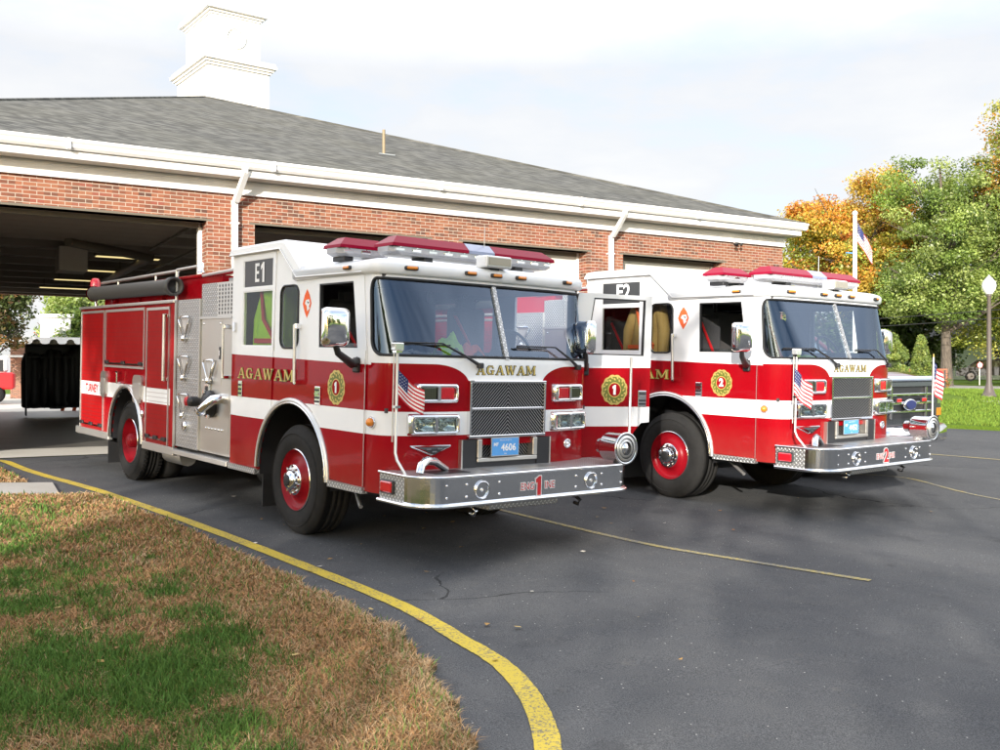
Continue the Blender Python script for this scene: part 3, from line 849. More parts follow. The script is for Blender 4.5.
    text('bumper_lettering', 'ENG', .088, 'redlet', bu, lambda a, b_: fb(a - .135, b_, .003), sx=.9); text('bumper_lettering', 'INE', .088, 'redlet', bu, lambda a, b_: fb(a + .125, b_, .003), sx=.9)
    text('bumper_outline', 'ENG', .088, 'whitelet', bu, lambda a, b_: fb(a - .135, b_, .001), off=.006, sx=.9); text('bumper_outline', 'INE', .088, 'whitelet', bu, lambda a, b_: fb(a + .125, b_, .001), off=.006, sx=.9)
    text('bumper_number', num, .21, 'redlet', bu, lambda a, b_: fb(a, b_, .003), off=.008); text('bumper_outline', num, .21, 'whitelet', bu, lambda a, b_: fb(a, b_, .001), off=.016)
    q = MB(); q.bx(-.42, .40, 1.75, 2.0, .44, .535, 'tread', bev=.01); q.build('step_box', bu)
    for sx in (.62, -.60):
        q = MB(); q.tube([(sx, 1.7, .50), (sx, 2.05, .50), (sx, 2.11, .47), (sx, 2.08, .43), (sx, 2.03, .44)], .017, 'black' if sx < 0 else 'chrome', 8); q.build('tow_hook', bu)
    # air horn
    q = MB(); q.tube([(1.12, 1.98, .80), (1.10, 1.97, .86), (1.02, 1.93, .895), (.90, 1.88, .88), (.80, 1.85, .83), (.74, 1.83, .80)], [.035, .038, .038, .034, .03, .028], 'chrome', 12); q.build('air_horn', t)
    # siren
    q = MB(); c = Vector((-1.10, 2.20, .935)); ax = (0, 1, 0)
    q.lathe([(.148, -.015), (.155, 0), (.150, .012), (.135, .004)], c, ax, 'chrome', 36)
    for r0, r1, m_ in ((.135, .125, 'black'), (.125, .100, 'alu'), (.100, .090, 'black'), (.090, .066, 'alu'), (.066, .056, 'black'), (.056, .0, 'chrome')): q.lathe([(r0, .004), (r0, .006 if m_ != 'black' else .0), (r1, .010 if m_ != 'black' else .0)], c, ax, m_, 36)
    q.lathe([(.148, -.015), (.138, -.03), (.136, -.22), (.12, -.25), (.075, -.26), (.07, -.34), (.05, -.36), (0, -.37)], c, ax, 'chrome', 36)
    q.bx(-1.16, -1.04, 1.98, 2.10, .785, .83, 'chrome'); q.build('siren', t)
    # corner staffs
    for sx, y0, has_flag in ((1.25, 1.94, True), (-1.21, 2.13, num == '2')):
        q = MB(); s_ = 1 if sx > 0 else -1
        y1 = y0 - .12 if sx > 0 else y0
        top = 1.80
        q.tube([(sx * .985, y0, .79), (sx * 1.005, y1 + .03, .90), (sx * 1.005, y1, .96), (sx * 1.005, y1, top)], .0125, 'alu', 8)
        if sx > 0:
            q.tube([(sx * 1.005 + .02, y1 - .02, 1.05), (sx * 1.005 + .02, y1 - .02, top)], .006, 'alu', 6)
            q.box((sx * 1.005, y1, top + .035), (.09, .07, .065), 'clear', bev=.008); q.box((sx * 1.005, y1, top - .005), (.06, .05, .02), 'chrome')
            q.box((sx * 1.005, y1, 1.34), (.05, .05, .02), 'chrome')
        st = q.build('corner_staff', t)
        if has_flag:
            zt = 1.66 if sx > 0 else 1.74; w_, h_ = (.29, .20) if sx > 0 else (.27, .27)
            if sx > 0 and num == '1':
                fnf = lambda u, v, d: Vector((sx * 1.005 - u * .78 + d * .4, y1 + u * .2 + d, zt - v * .85 - u * .95 * (1 - .35 * u / .29)))
            elif sx > 0:
                fnf = lambda u, v, d: Vector((sx * 1.005 + .03 - u * .52 + d * .6, y1 + u * .35 + d, zt - v * 1.15 - u * .75 * (1 - .2 * u / .29)))
            else:
                fnf = lambda u, v, d: Vector((sx * 1.005 - .012 - u * .70 + d * .5, y1 + d * 1.0, zt - v * 1.1 - u * .45))
            flag_mesh(st, fnf, w_, h_ * 1.25, wave=.05)
            q = MB(); q.tube([(sx * 1.005, y1, zt + .02), (sx * 1.005, y1, zt + (.10 if sx < 0 else .02))], .008, 'gold', 6); q.build('staff_tip', st)
    # ---------------- light bars
    def lbar(xc, yc, L, zc, d, name, cols, yaw=0.0):
        q = MB(); rot = Matrix.Rotation(yaw, 3, 'Z'); C_ = Vector((xc, yc, zc))
        def ring(hx, hy, z): return [C_ + rot @ Vector((a, b_, z)) for a, b_ in ((-hx, -hy * .55), (-hx * 1.0 + .07, -hy), (hx - .07, -hy), (hx, -hy * .55), (hx, hy * .55), (hx - .07, hy), (-hx + .07, hy), (-hx, hy * .55))]
        zs_ = [(-.085, -.05, .86), (-.06, .0, 1.0), (-.012, .0, 1.0)]
        vs = sum([ring(L / 2 + g, d / 2 * s_, z) for z, g, s_ in zs_], [])
        fs = [(i * 8 + k, i * 8 + (k + 1) % 8, (i + 1) * 8 + (k + 1) % 8, (i + 1) * 8 + k) for i in range(2) for k in range(8)]
        q.add(vs, fs, 'lb_clear'); q.add(vs[:8], [list(range(8))[::-1]], 'alu')
        q.add(ring(L / 2 - .01, d / 2 - .01, -.012), [list(range(8))], 'alu')
        base = q.build(name, t)
        x0 = -L / 2
        for frac, mt in cols:
            x1 = x0 + L * frac; e0 = .10 if abs(x0 + L / 2) < 1e-6 else 0; e1 = .10 if abs(x1 - L / 2) < 1e-4 else 0
            p = MB(); v = []
            for z, gx, hy in ((-.010, 0, d / 2 + .004), (.018, .006, d / 2 + .004), (.092, 1, d / 2 - .085)):
                a0 = x0 + (gx * e0 if gx == 1 else (gx if e0 else 0)); a1 = x1 - (gx * e1 if gx == 1 else (gx if e1 else 0))
                v += [C_ + rot @ Vector((a, b_, z)) for a, b_ in ((a0 + .002, -hy), (a1 - .002, -hy), (a1 - .002, hy), (a0 + .002, hy))]
            p.add(v, [(i * 4 + k, i * 4 + (k + 1) % 4, (i + 1) * 4 + (k + 1) % 4, (i + 1) * 4 + k) for i in range(2) for k in range(4)] + [(8, 9, 10, 11)], mt)
            p.build('lens', base)
            # rotators and reflectors showing below the lens
            x0 = x1
        p = MB(); nb = max(2, int(L / .17))
        for k in range(nb):
            xx = -L / 2 + L * (k + .5) / nb
            c0 = C_ + rot @ Vector((xx, d / 2 - .005, -.038))
            p.box(c0, (.10, .02, .030), 'bowl' if k % 2 else 'clear', rz=yaw, bev=.006); p.box(c0 + Vector((0, .006, .02)), (.012, .018, .008), 'chrome', rz=yaw)
        p.build('reflector', base)
        p = MB()
        for xx in (-L / 2 + L * .22, L / 2 - L * .22):
            p.box(C_ + rot @ Vector((xx, 0, -.105)), (.10, d * .7, .045), 'black', rz=yaw, rx=0, bev=.006)
        p.build('mounting_foot', base)
    lbar(0, 1.12, 1.95, 2.745, .30, 'light_bar', [(.40, 'lb_red'), (.16, 'lb_blue'), (.44, 'lb_red')])
    lbar(.93, .62, .56, 2.745, .30, 'light_bar', [(1.0, 'lb_red')], 0)
    lbar(-.93, .62, .56, 2.745, .30, 'light_bar', [(1.0, 'lb_red')], 0)
    q = MB(); q.bx(-.9, .9, .60, .75, 2.60, 2.625, 'white'); q.bx(-.95, .95, 1.05, 1.22, 2.598, 2.62, 'alu'); q.tube([(-.12, 1.2, 2.6), (-.12, 1.2, 3.02)], .004, 'alu', 5); q.build('roof_rail', t)
    # ---------------- pump compartment
    q = MB()
    q.bx(-1.19, 1.19, -3.07, -1.475, .60, 2.34, 'alu')
    q.build('pump_housing', t)
    for sg in (1, -1):
        X = lambda d: sg * (1.19 + d)
        q = MB(); q.bx(X(0), X(.022), -3.065, -2.375, .60, 2.365, 'tread'); q.bx(X(.0), X(.028), -2.385, -2.365, .62, 2.36, 'alu'); q.build('tread_panel', t)
        q = MB(); q.bx(X(0), X(.008), -2.36, -1.50, .63, 2.14, 'steel')
        q.bx(X(.008), X(.012), -2.33, -1.78, 1.38, 2.11, 'steel'); q.bx(X(.008), X(.011), -2.30, -1.56, .66, 1.36, 'steel')
        for y, z in ((-2.28, 2.07), (-1.82, 2.07), (-2.28, 1.42)): q.lathe([(.014, 0), (.01, .008), (0, .009)], (X(.012), y, z), (sg, 0, 0), 'chrome', 8)
        for k in range(6): q.lathe([(.016, 0), (.016, .01), (.008, .014), (0, .014)], (X(.01), -2.16 + k * .085, .88), (sg, 0, 0), 'chrome', 10)
        pp = q.build('pump_panel', t)
        q = MB(); q.bx(X(-.06), X(.01), -2.36, -1.93, 2.15, 2.53, 'tread'); q.bx(X(-.06), X(.008), -1.93, -1.50, 2.15, 2.53, 'alu')
        for a in range(5):
            for b_ in range(8): q.lathe([(.017, .0), (0, .001)], (X(.0095), -1.87 + a * .08, 2.19 + b_ * .043), (sg, 0, 0), 'black', 8)
        q.bx(X(-.02), X(.03), -2.37, -1.5, 2.125, 2.15, 'alu'); q.build('upper_panel', t)
        q = MB()   # gauge and switch
        q.box((X(.02), -2.12, 1.33), (.03, .13, .12), 'clear', bev=.01); q.box((X(.037), -2.12, 1.33), (.01, .06, .06), 'black')
        q.box((X(.018), -1.79, 1.74), (.02, .06, .14), 'black', bev=.006); q.box((X(.03), -1.79, 1.74), (.012, .02, .06), 'chrome')
        q.build('control_box', pp)
        for y, z, s_ in ((-2.80, 2.04, 1), (-2.80, 1.57, 1), (-2.80, 1.12, 1), (-2.06, 1.55, .9)):
            q = MB(); x = X(.045); h = .12 * s_
            q.loop([(x, y - .17 * s_, z + h * .75), (x, y - .12 * s_, z + h), (x, y + .12 * s_, z + h), (x, y + .17 * s_, z + h * .75), (x, y + .035, z - h), (x, y - .035, z - h)], .011, 'chrome', 6)
            q.add([(X(.03), y + a, z + c_) for a, c_ in ((-.12 * s_, h * .85), (.12 * s_, h * .85), (.02, -h * .7), (-.02, -h * .7))], [(0, 1, 2, 3)], 'steel')
            q.add([(X(.033), y + a, z + c_) for a, c_ in ((-.09 * s_, h * .65), (.09 * s_, h * .65), (.015, -h * .4), (-.015, -h * .4))], [(0, 1, 2, 3)], 'alu')
            q.lathe([(.035, 0), (.04, .03), (.03, .055), (0, .06)], (X(.02), y, z - h - .02), (sg, 0, 0), 'chrome', 14)
            q.build('valve_handle', pp)
        q = MB()   # intakes and caps
        q.lathe([(.05, 0), (.06, .015), (.06, .05), (.045, .06), (0, .06)], (X(.0), -2.74, .86), (sg, 0, 0), 'chrome', 20)
        q.build('drain_cap', pp); q = MB()
        q.lathe([(.05, 0), (.055, .05), (.05, .08), (0, .085)], (X(.0), -2.62, 1.16), (sg, 0, 0), 'redlet', 20)
        q.lathe([(.055, 0), (.06, .10), (.05, .13), (0, .13)], (X(.0), -2.40, 1.17), (sg, 0, 0), 'black', 20)
        q.build('gated_intake', pp); q = MB()
        q.lathe([(.15, 0), (.155, .03), (.15, .07), (.10, .085), (.09, .11), (.0, .115)], (X(.0), -2.03, 1.16), (sg, 0, 0), 'black', 32)
        for k in range(4):
            a = k * math.pi / 2 + .4; q.box((X(.075), -2.03 + .15 * math.cos(a), 1.16 + .15 * math.sin(a)), (.03, .05, .05), 'chrome', bev=.008)
        q.build('steamer_cap', pp); q = MB()
        q.tube([(X(.0), -1.75, 1.24), (X(.12), -1.75, 1.22), (X(.19), -1.79, 1.15), (X(.20), -1.86, 1.11)], [.055, .055, .05, .045], 'chrome', 14)
        q.lathe([(.06, 0), (.06, .03), (.0, .035)], (X(.2), -1.87, 1.10), (.2 * sg, -.8, -.5), 'chrome', 14)
        q.build('discharge_elbow', pp)
        q = MB(); q.bx(X(-.3), X(.07), -3.06, -1.48, .505, .56, 'alu', bev=.006); q.bx(X(-.3), X(.05), -3.05, -1.49, .561, .565, 'tread'); q.build('running_board', t)
    # ---------------- body
    q = MB()
    AR = dict(cy=-4.80, cz=.56, rx=.66, ry=.70)
    for sg in (1, -1):
        out = [(-6.83, .56), (-5.46, .56)] + arch(z0=.56, **AR) + [(-3.07, .56), (-3.07, 2.36), (-6.83, 2.36)]
        out = [p for i, p in enumerate(out) if i == 0 or (abs(p[0] - out[i - 1][0]) + abs(p[1] - out[i - 1][1])) > .004]
        q.panel(out, [], S(sg), .04, 'paint', 'dark')
    q.bx(-1.18, 1.18, -6.83, -6.80, .56, 2.36, 'paint'); q.bx(-1.2, 1.2, -3.10, -3.072, .6, 2.36, 'paint'); q.bx(-1.20, -1.0, -6.80, -3.1, 2.33, 2.36, 'alu'); q.bx(1.0, 1.20, -6.80, -3.1, 2.33, 2.36, 'alu'); q.bx(-1.0, 1.0, -6.8, -3.1, 2.0, 2.02, 'alu')
    bd = q.build('body', t, tc=True)
    for sg in (1, -1):
        for y0, y1, z0, z1, bar in ((-6.79, -5.79, .60, 2.27, .64), (-5.68, -4.17, 1.53, 2.27, 1.555), (-4.03, -3.30, .60, 2.26, .64)):
            q = MB(); q.bx(sg * 1.2, sg * 1.226, y0, y1, z0, z1, 'shutter'); o = q.build('roller_door', bd, tc=True)
            q = MB(); q.bx(sg * 1.222, sg * 1.242, y0 + .03, y1 - .03, bar - .012, bar + .012, 'chrome')
            for yy in (y0 + .08, (y0 + y1) / 2, y1 - .08): q.box((sg * 1.238, yy, bar + .012), (.03, .13, .05), 'black', bev=.008)
            q.build('latch_bar', o)
            q = MB()
            for a in (y0 - .028, y1 + .006): q.bx(sg * 1.215, sg * 1.234, a, a + .022, z0 - .02, z1 + .03, 'alu')
            q.bx(sg * 1.2, sg * 1.236, y0 - .028, y1 + .028, z1, z1 + .035, 'alu')
            if z0 > 1: q.bx(sg * 1.2, sg * 1.236, y0 - .028, y1 + .028, z0 - .03, z0, 'alu')
            q.build('door_track', o)
        q = MB()
        q.bx(sg * 1.215, sg * 1.262, -6.86, -3.06, 2.335, 2.372, 'alu', bev=.006); q.bx(sg * 1.18, sg * 1.245, -5.46, -6.99, .475, .575, 'alu', bev=.008); q.bx(sg * 1.18, sg * 1.245, -4.13, -3.06, .475, .575, 'alu', bev=.008)
        q.bx(sg * 1.218, sg * 1.236, -3.20, -3.07, .58, 2.34, 'red')
        q.bx(sg * 1.214, sg * 1.240, -6.845, -6.815, .58, 2.34, 'chrome'); q.bx(sg * 1.218, sg * 1.240, -3.085, -3.062, .58, 2.34, 'alu')
        q.build('body_trim', bd)
        for y0, y1, z0, z1 in ((-5.84, -5.59, 1.07, 1.44), (-4.50, -4.16, 1.05, 1.42)):
            q = MB(); q.panel(rrect(y0, y1, z0, z1, .08), [], S(sg, .03), .03, 'steel'); q.panel(rrect(y0 + .04, y1 - .04, z0 + .05, z1 - .10, .04), [], S(sg, .036), .01, 'alu'); q.build('fender_hatch', bd)
        q = MB(); q.tube([(sg * 1.27, -5.05, 1.28), (sg * 1.27, -5.05, 1.44)], .013, 'chrome', 8); q.tube([(sg * 1.27, -5.09, 1.44), (sg * 1.27, -5.01, 1.44)], .015, 'chrome', 8); q.tube([(sg * 1.22, -5.05, 1.30), (sg * 1.27, -5.05, 1.30)], .012, 'chrome', 6); q.build('fender_handle', bd)
        q = MB(); q.lathe([(.045, 0), (.05, .02), (.03, .03), (0, .032)], (sg * 1.22, -4.17, .92), (sg, 0, 0), 'chrome', 16); q.build('fuel_cap', bd)
        q = MB(); q.tube([(sg * 1.275, -3.33, 1.38), (sg * 1.275, -3.33, 2.20)], .019, 'alu', 10)
        for z in (1.40, 2.18): q.box((sg * 1.245, -3.33, z), (.06, .045, .05), 'chrome', bev=.008)
        q.build('grab_rail', bd)
    text('rear_lettering', 'TURNEY', .16, 'redlet', bd, lambda a, b_: Vector((HW + .0075, -6.30 + a, 1.17 + b_)), off=.006, sx=.95)
    q = MB(); q.bx(-1.22, 1.22, -7.0, -6.82, .46, .575, 'alu', bev=.01); q.bx(-1.2, 1.2, -6.99, -6.83, .576, .58, 'tread'); q.build('rear_step', t)
    for sg in (1, -1):
        q = MB(); q.box((sg * .95, -6.845, 1.0), (.2, .03, .4), 'chrome', bev=.01); q.box((sg * .95, -6.86, 1.0), (.16, .02, .34), 'redlens', bev=.01); q.build('tail_light', t)
    # ---------------- hose bed and top fittings
    q = MB()
    for sg in (1, -1):
        q.bx(sg * .88, sg * .92, -6.75, -2.45, 2.36, 2.68, 'red'); q.tube([(sg * .92, -6.85, 2.66), (sg * .92, -1.52, 2.69)], .028, 'red', 8)
        for y in (-6.2, -5.2, -4.3): q.bx(sg * .92, sg * .955, y - .05, y + .05, 2.36, 2.64, 'red')
    q.bx(-.9, .9, -6.77, -6.73, 2.3, 2.66, 'red'); q.bx(-.9, .9, -2.5, -2.46, 2.36, 2.66, 'red'); q.bx(-.87, .87, -6.7, -2.5, 2.36, 2.5, 'seat')
    q.build('hose_bed', t)
    q = MB(); q.bx(-1.13, 1.13, -2.36, -1.5, 2.34, 2.54, 'alu'); q.bx(-.9, .9, -2.3, -1.55, 2.54, 2.62, 'tread'); q.build('pump_deck', t)
    for sg in (1, -1):
        q = MB()
        q.tube([(sg * 1.0, -6.62, 2.74), (sg * 1.0, -3.62, 2.765)], .021, 'alu', 8)
        q.tube([(sg * 1.02, -3.60, 2.38), (sg * 1.02, -3.60, 2.78)], .021, 'alu', 8); q.tube([(sg * 1.02, -3.60, 2.775), (sg * 1.02, -2.95, 2.785)], .018, 'alu', 8)
        q.tube([(sg * 1.03, -2.75, 2.66), (sg * 1.03, -1.56, 2.70)], .016, 'alu', 8)
        for y in (-5.9, -4.4): q.tube([(sg * 1.0, y, 2.6), (sg * 1.0, y, 2.75)], .012, 'chrome', 6)
        for y in (-2.9, -1.66): q.lathe([(.05, -.05), (.035, -.01), (.045, .03), (.03, .07), (0, .08)], (sg * 1.0, y, 2.76), (0, 0, 1), 'chrome', 14)
        q.build('top_rail', t)
        q = MB(); pr_ = [(.100, 0), (.108, .02), (.100, .06), (.100, 3.10), (.118, 3.12), (.118, 3.24), (.092, 3.24), (.085, 3.1), (0, 3.1)]
        q.lathe(pr_, (sg * 1.09, -6.72, 2.58), (0, 1, -.006), 'tube', 26)
        q.lathe([(.118, -.0), (.10, -.05), (.05, -.08), (0, -.08)], (sg * 1.09, -6.72, 2.58), (0, 1, 0), 'red', 20)
        for y in (-6.3, -5.0, -3.9): q.bx(sg * .92, sg * 1.06, y - .02, y + .02, 2.47, 2.50, 'chrome')
        q.build('suction_hose', t)
        q = MB(); q.lathe([(.075, 0), (.075, .10), (.05, .15), (0, .16)], (sg * 1.03, -6.86, 2.67), (0, 0, 1), 'redlens', 16); q.tube([(sg * 1.03, -6.8, 2.36), (sg * 1.03, -6.86, 2.68)], .02, 'chrome', 6); q.build('rear_beacon', t)
    # ---------------- chassis
    q = MB()
    for sg in (1, -1): q.bx(sg * .36, sg * .46, -6.8, 1.75, .62, .88, 'black')
    q.bx(-1.1, 1.1, -.09, .09, .40, .56, 'black', bev=.03); q.bx(-1.0, 1.0, -4.82, -4.56, .40, .66, 'black', bev=.05); q.lathe([(.0, -.28), (.2, -.2), (.24, 0), (.2, .2), (0, .28)], (0, -4.69, .55), (0, 1, 0), 'black', 20)
    q.bx(-.34, .34, -.6, 1.5, .66, 1.27, 'black'); q.bx(-1.1, 1.1, -2.9, -1.6, .66, 1.0, 'black'); q.tube([(0, -4.6, .6), (0, -.6, .8)], .05, 'black', 8)
    q.tube([(.75, -1.5, .43), (.75, -.95, .43)], .14, 'black', 16); q.tube([(.95, -3.9, .42), (.95, -3.3, .42)], .11, 'alu', 16); q.tube([(-.8, -3.9, .42), (-.8, -1.8, .42)], .13, 'black', 16)
    q.tube([(.98, .75, .52), (1.1, 1.05, .40)], .02, 'alu', 6); q.bx(-1.15, 1.15, 1.30, 1.60, .56, .62, 'black')
    q.build('chassis', t)
    for sg in (1, -1):
        wheel(t, sg * 1.205, 0, sg); wheel(t, sg * 1.205, -4.69, sg, True)
    return t
def _bc(T, b):
    v = T.coord('Object'); x, y, z = T.sep(v)
    n = T.noise(T.comb(T.m('MULTIPLY', x, 3.0), y, T.m('MULTIPLY', z, 3.0)), 2, 2)
    T.lk(T.bump(n, .12, .02), b.inputs['Normal'])
M['bumpchrome'] = mat('bumper_chrome', (.74, .75, .76), .13, 1.0, fn=_bc)

def place_engine(t, pose):
    X, Y, H, a, s, tl = pose
    a = R(a)
    fw = Vector((math.sin(a), -math.cos(a), -s)).normalized()
    lf = Vector((math.cos(a), math.sin(a), tl)); rt = (-lf).normalized()
    up = rt.cross(fw).normalized(); rt = fw.cross(up)
    m = Matrix((rt, fw, up)).transposed().to_4x4(); m.translation = Vector((X, Y, ZC - H)); t.matrix_world = m
    t.location = m.translation; t.rotation_euler = m.to_euler()
ZC = 1.6
P1 = (-1.079, 10.1515, 1.5683 - .0107, 39.64, .0294, -.008)
P2 = (3.0277, 12.8016, 1.5262, 39.646, .0270, .0036)
# ------------------------------------------------------------------ site
def ss(a, b, x):
    t = min(max((x - a) / (b - a), 0), 1); return t * t * (3 - 2 * t)
def gz(x, y):
    """ground height: the apron falls gently from the station to the street"""
    r = -.638 * x + .770 * y; l = .770 * x + .638 * y
    rc = min(max(r, 3.0), 17.2)
    if r < 4.5:
        t = min(max((r - 1.5) / 3, 0), 1); rc = 3.0 + 1.5 * t * t
    z = -1.5475 + .0294 * (rc - 8.505) + .007 * (min(max(l, -10), 22) - 4.43)
    w = -.513 * (x + 7) + .858 * (y - 16.29); u = .858 * (x + 7) + .513 * (y - 16.29)
    k = ss(-1.2, -.1, w) * ss(-6, -4.5, u) * (1 - ss(17, 19, u))
    z = z * (1 - k) - 1.36 * k
    if x > 6: z += .42 * ss(26, 33, y) * ss(6, 14, x) + .5 * ss(38, 75, y) * ss(6, 14, x)
    return z + ZC

def clip_cell(poly, x0, x1, y0, y1):
    def cut(P, f, inter):
        out = []
        for i, a in enumerate(P):
            b = P[(i + 1) % len(P)]; fa, fb = f(a), f(b)
            if fa: out.append(a)
            if fa != fb: out.append(inter(a, b))
        return out
    ix = lambda X: (lambda a, b: (X, a[1] + (b[1] - a[1]) * (X - a[0]) / (b[0] - a[0])))
    iy = lambda Y: (lambda a, b: (a[0] + (b[0] - a[0]) * (Y - a[1]) / (b[1] - a[1]), Y))
    P = cut(poly, lambda p: p[0] >= x0, ix(x0))
    if P: P = cut(P, lambda p: p[0] <= x1, ix(x1))
    if P: P = cut(P, lambda p: p[1] >= y0, iy(y0))
    if P: P = cut(P, lambda p: p[1] <= y1, iy(y1))
    return P
def area(P): return .5 * sum(a[0] * b[1] - b[0] * a[1] for a, b in zip(P, P[1:] + P[:1]))
def sheet(name, poly, off, m, cell=1.0, skirt=0.0, kind='structure', hfn=None):
    """a ground sheet following the terrain, cut to a polygon"""
    h = hfn or gz
    if area(poly) < 0: poly = poly[::-1]
    b = MB(); xs = [p[0] for p in poly]; ys = [p[1] for p in poly]
    x = math.floor(min(xs) / cell) * cell
    while x < max(xs):
        # strip first for speed
        st = clip_cell(poly, x, x + cell, min(ys) - 1, max(ys) + 1)
        if len(st) > 2:
            y = math.floor(min(p[1] for p in st) / cell) * cell
            while y < max(p[1] for p in st):
                P = clip_cell(st, x, x + cell, y, y + cell)
                if len(P) > 2 and abs(area(P)) > 1e-5: b.add([(p[0], p[1], h(*p) + off) for p in P], [list(range(len(P)))], m)
                y += cell
        x += cell
    if skirt:
        for p, q in zip(poly, poly[1:] + poly[:1]):
            n = max(1, int(math.dist(p, q) / cell))
            for k in range(n):
                a = (p[0] + (q[0] - p[0]) * k / n, p[1] + (q[1] - p[1]) * k / n); c = (p[0] + (q[0] - p[0]) * (k + 1) / n, p[1] + (q[1] - p[1]) * (k + 1) / n)
                b.add([(*a, h(*a) + off - skirt), (*c, h(*c) + off - skirt), (*c, h(*c) + off), (*a, h(*a) + off)], [(0, 1, 2, 3)], m)
    return tag(b.build(name), kind=kind)

# ground materials
def _asph(T, b):
    v = T.coord('Object')
    big = T.noise(v, .35, 5, .6); mid = T.noise(v, 3.0, 5, .65); fine = T.noise(v, 140, 3, .7)
    c = T.ramp(big, [(.30, (.074, .076, .079)), (.68, (.116, .116, .115))])
    c = T.mix(T.m('MULTIPLY', T.step(mid, .42, .7), .35), c, (.125, .122, .115, 1))
    c = T.mix(T.m('MULTIPLY', T.step(fine, .36, .66), .85), T.mix(1.0, c, (.45, .45, .46, 1), 'MULTIPLY'), T.mix(1.0, c, (1.5, 1.5, 1.5, 1), 'MULTIPLY'))
    vo = T.new('ShaderNodeTexVoronoi'); vo.inputs['Scale'].default_value = 30; T.lk(v, vo.inputs['Vector'])
    sp = T.m('MULTIPLY', T.m('LESS_THAN', vo.outputs['Distance'], .14), T.m('GREATER_THAN', T.sep(vo.outputs['Color'])[0], .93))
    c = T.mix(sp, c, (.42, .40, .37, 1))
    wx, wy, wz = T.sep(v)
    lat = T.m('ADD', T.m('MULTIPLY', wx, .77), T.m('MULTIPLY', wy, .638)); lon = T.m('SUBTRACT', T.m('MULTIPLY', wx, .638), T.m('MULTIPLY', wy, .77))
    trk = T.noise(T.comb(T.m('MULTIPLY', lat, 2.2), T.m('MULTIPLY', lon, .12), 0.0), 1.0, 3, .6)
    c = T.mix(T.m('MULTIPLY', T.step(trk, .52, .66), .28), c, (.06, .061, .065, 1))
    c = T.mix(T.m('MULTIPLY', T.step(T.noise(v, 7.0, 4, .7), .60, .74), .35), c, (.13, .12, .105, 1))
    # oil stains
    st = T.m('MULTIPLY', T.step(T.noise(v, 1.3, 3, .5), .63, .72), .55)
    c = T.mix(st, c, (.045, .045, .047, 1))
    # hairline cracks
    v2 = T.new('ShaderNodeTexVoronoi', feature='DISTANCE_TO_EDGE'); v2.inputs['Scale'].default_value = .23
    wv = T.new('ShaderNodeVectorMath', operation='ADD'); T.lk(v, wv.inputs[0])
    nz = T.new('ShaderNodeTexNoise'); nz.inputs['Scale'].default_value = .8; nz.inputs['Detail'].default_value = 5; T.lk(v, nz.inputs['Vector'])
    T.lk(nz.outputs['Color'], wv.inputs[1]); T.lk(wv.outputs[0], v2.inputs['Vector'])
    cr = T.m('MULTIPLY', T.m('LESS_THAN', v2.outputs['Distance'], .0022), T.step(T.noise(v, .25, 2), .5, .56))
    c = T.mix(T.m('MULTIPLY', cr, .8), c, (.02, .02, .02, 1))
    T.lk(c, b.inputs['Base Color']); T.lk(T.bump(fine, .5, .004), b.inputs['Normal'])
M['asphalt'] = mat('asphalt', (.06, .06, .06), .95, spec=.12, fn=_asph)
def _conc(base, var):
    def f(T, b):
        v = T.coord('Object'); n = T.noise(v, 1.3, 6, .6); fi = T.noise(v, 60, 3)
        c = T.ramp(n, [(.3, tuple(base[i] - var for i in range(3))), (.75, tuple(base[i] + var for i in range(3)))])
        c = T.mix(T.m('MULTIPLY', T.step(fi, .5, .75), .3), c, (base[0] * .5, base[1] * .5, base[2] * .5, 1))
        T.lk(c, b.inputs['Base Color']); T.lk(T.bump(fi, .3, .004), b.inputs['Normal'])
    return f
M['concrete'] = mat('concrete', (.4, .38, .34), .85, fn=_conc((.55, .52, .45), .06))
M['floor'] = mat('shaded_floor_concrete', (.1, .1, .1), .45, fn=_conc((.13, .12, .105), .03))  # dark tone carries the shade inside the bay
M['walk'] = mat('path_concrete', (.4, .38, .34), .9, fn=_conc((.36, .34, .30), .05))
def _yellow(T, b):
    v = T.coord('Object'); n = T.noise(v, 55, 4, .75); n2 = T.noise(v, 3, 3)
    f = T.m('MULTIPLY_ADD', n2, .25, n)
    T.lk(T.mix(T.step(f, .66, .72), (.52, .38, .03, 1), (.14, .125, .085, 1)), b.inputs['Base Color'])
def _faded(T, b):
    v = T.coord('Object'); n = T.noise(v, 40, 4, .75); n2 = T.noise(v, 1.1, 3)
    f = T.m('MULTIPLY_ADD', n2, .5, n)
    T.lk(T.mix(T.step(f, .62, .80), (.40, .31, .08, 1), (.14, .14, .13, 1)), b.inputs['Base Color'])
M['yellow'] = mat('yellow_line_paint', (.6, .43, .03), .7, fn=_yellow)
M['faded'] = mat('faded_line_paint', (.3, .25, .08), .8, fn=_faded)
def _lawn(T, b):
    v = T.coord('Object'); n = T.noise(v, .5, 4); f = T.noise(v, 30, 4, .7)
    c = T.ramp(n, [(.3, (.09, .16, .018)), (.7, (.15, .22, .028))])
    T.lk(T.mix(T.m('MULTIPLY', T.step(f, .45, .7), .6), c, (.05, .09, .012, 1)), b.inputs['Base Color']); T.lk(T.bump(f, 1.0, .05), b.inputs['Normal'])
M['lawn'] = mat('lawn', (.1, .17, .02), .95, spec=.1, fn=_lawn)
def _soil(T, b):
    v = T.coord('Object'); f = T.noise(v, 50, 5, .7)
    T.lk(T.ramp(f, [(.35, (.055, .045, .025)), (.65, (.20, .15, .075))]), b.inputs['Base Color'])
M['thatch'] = mat('lawn_thatch', (.1, .08, .04), .95, spec=.1, fn=_soil)

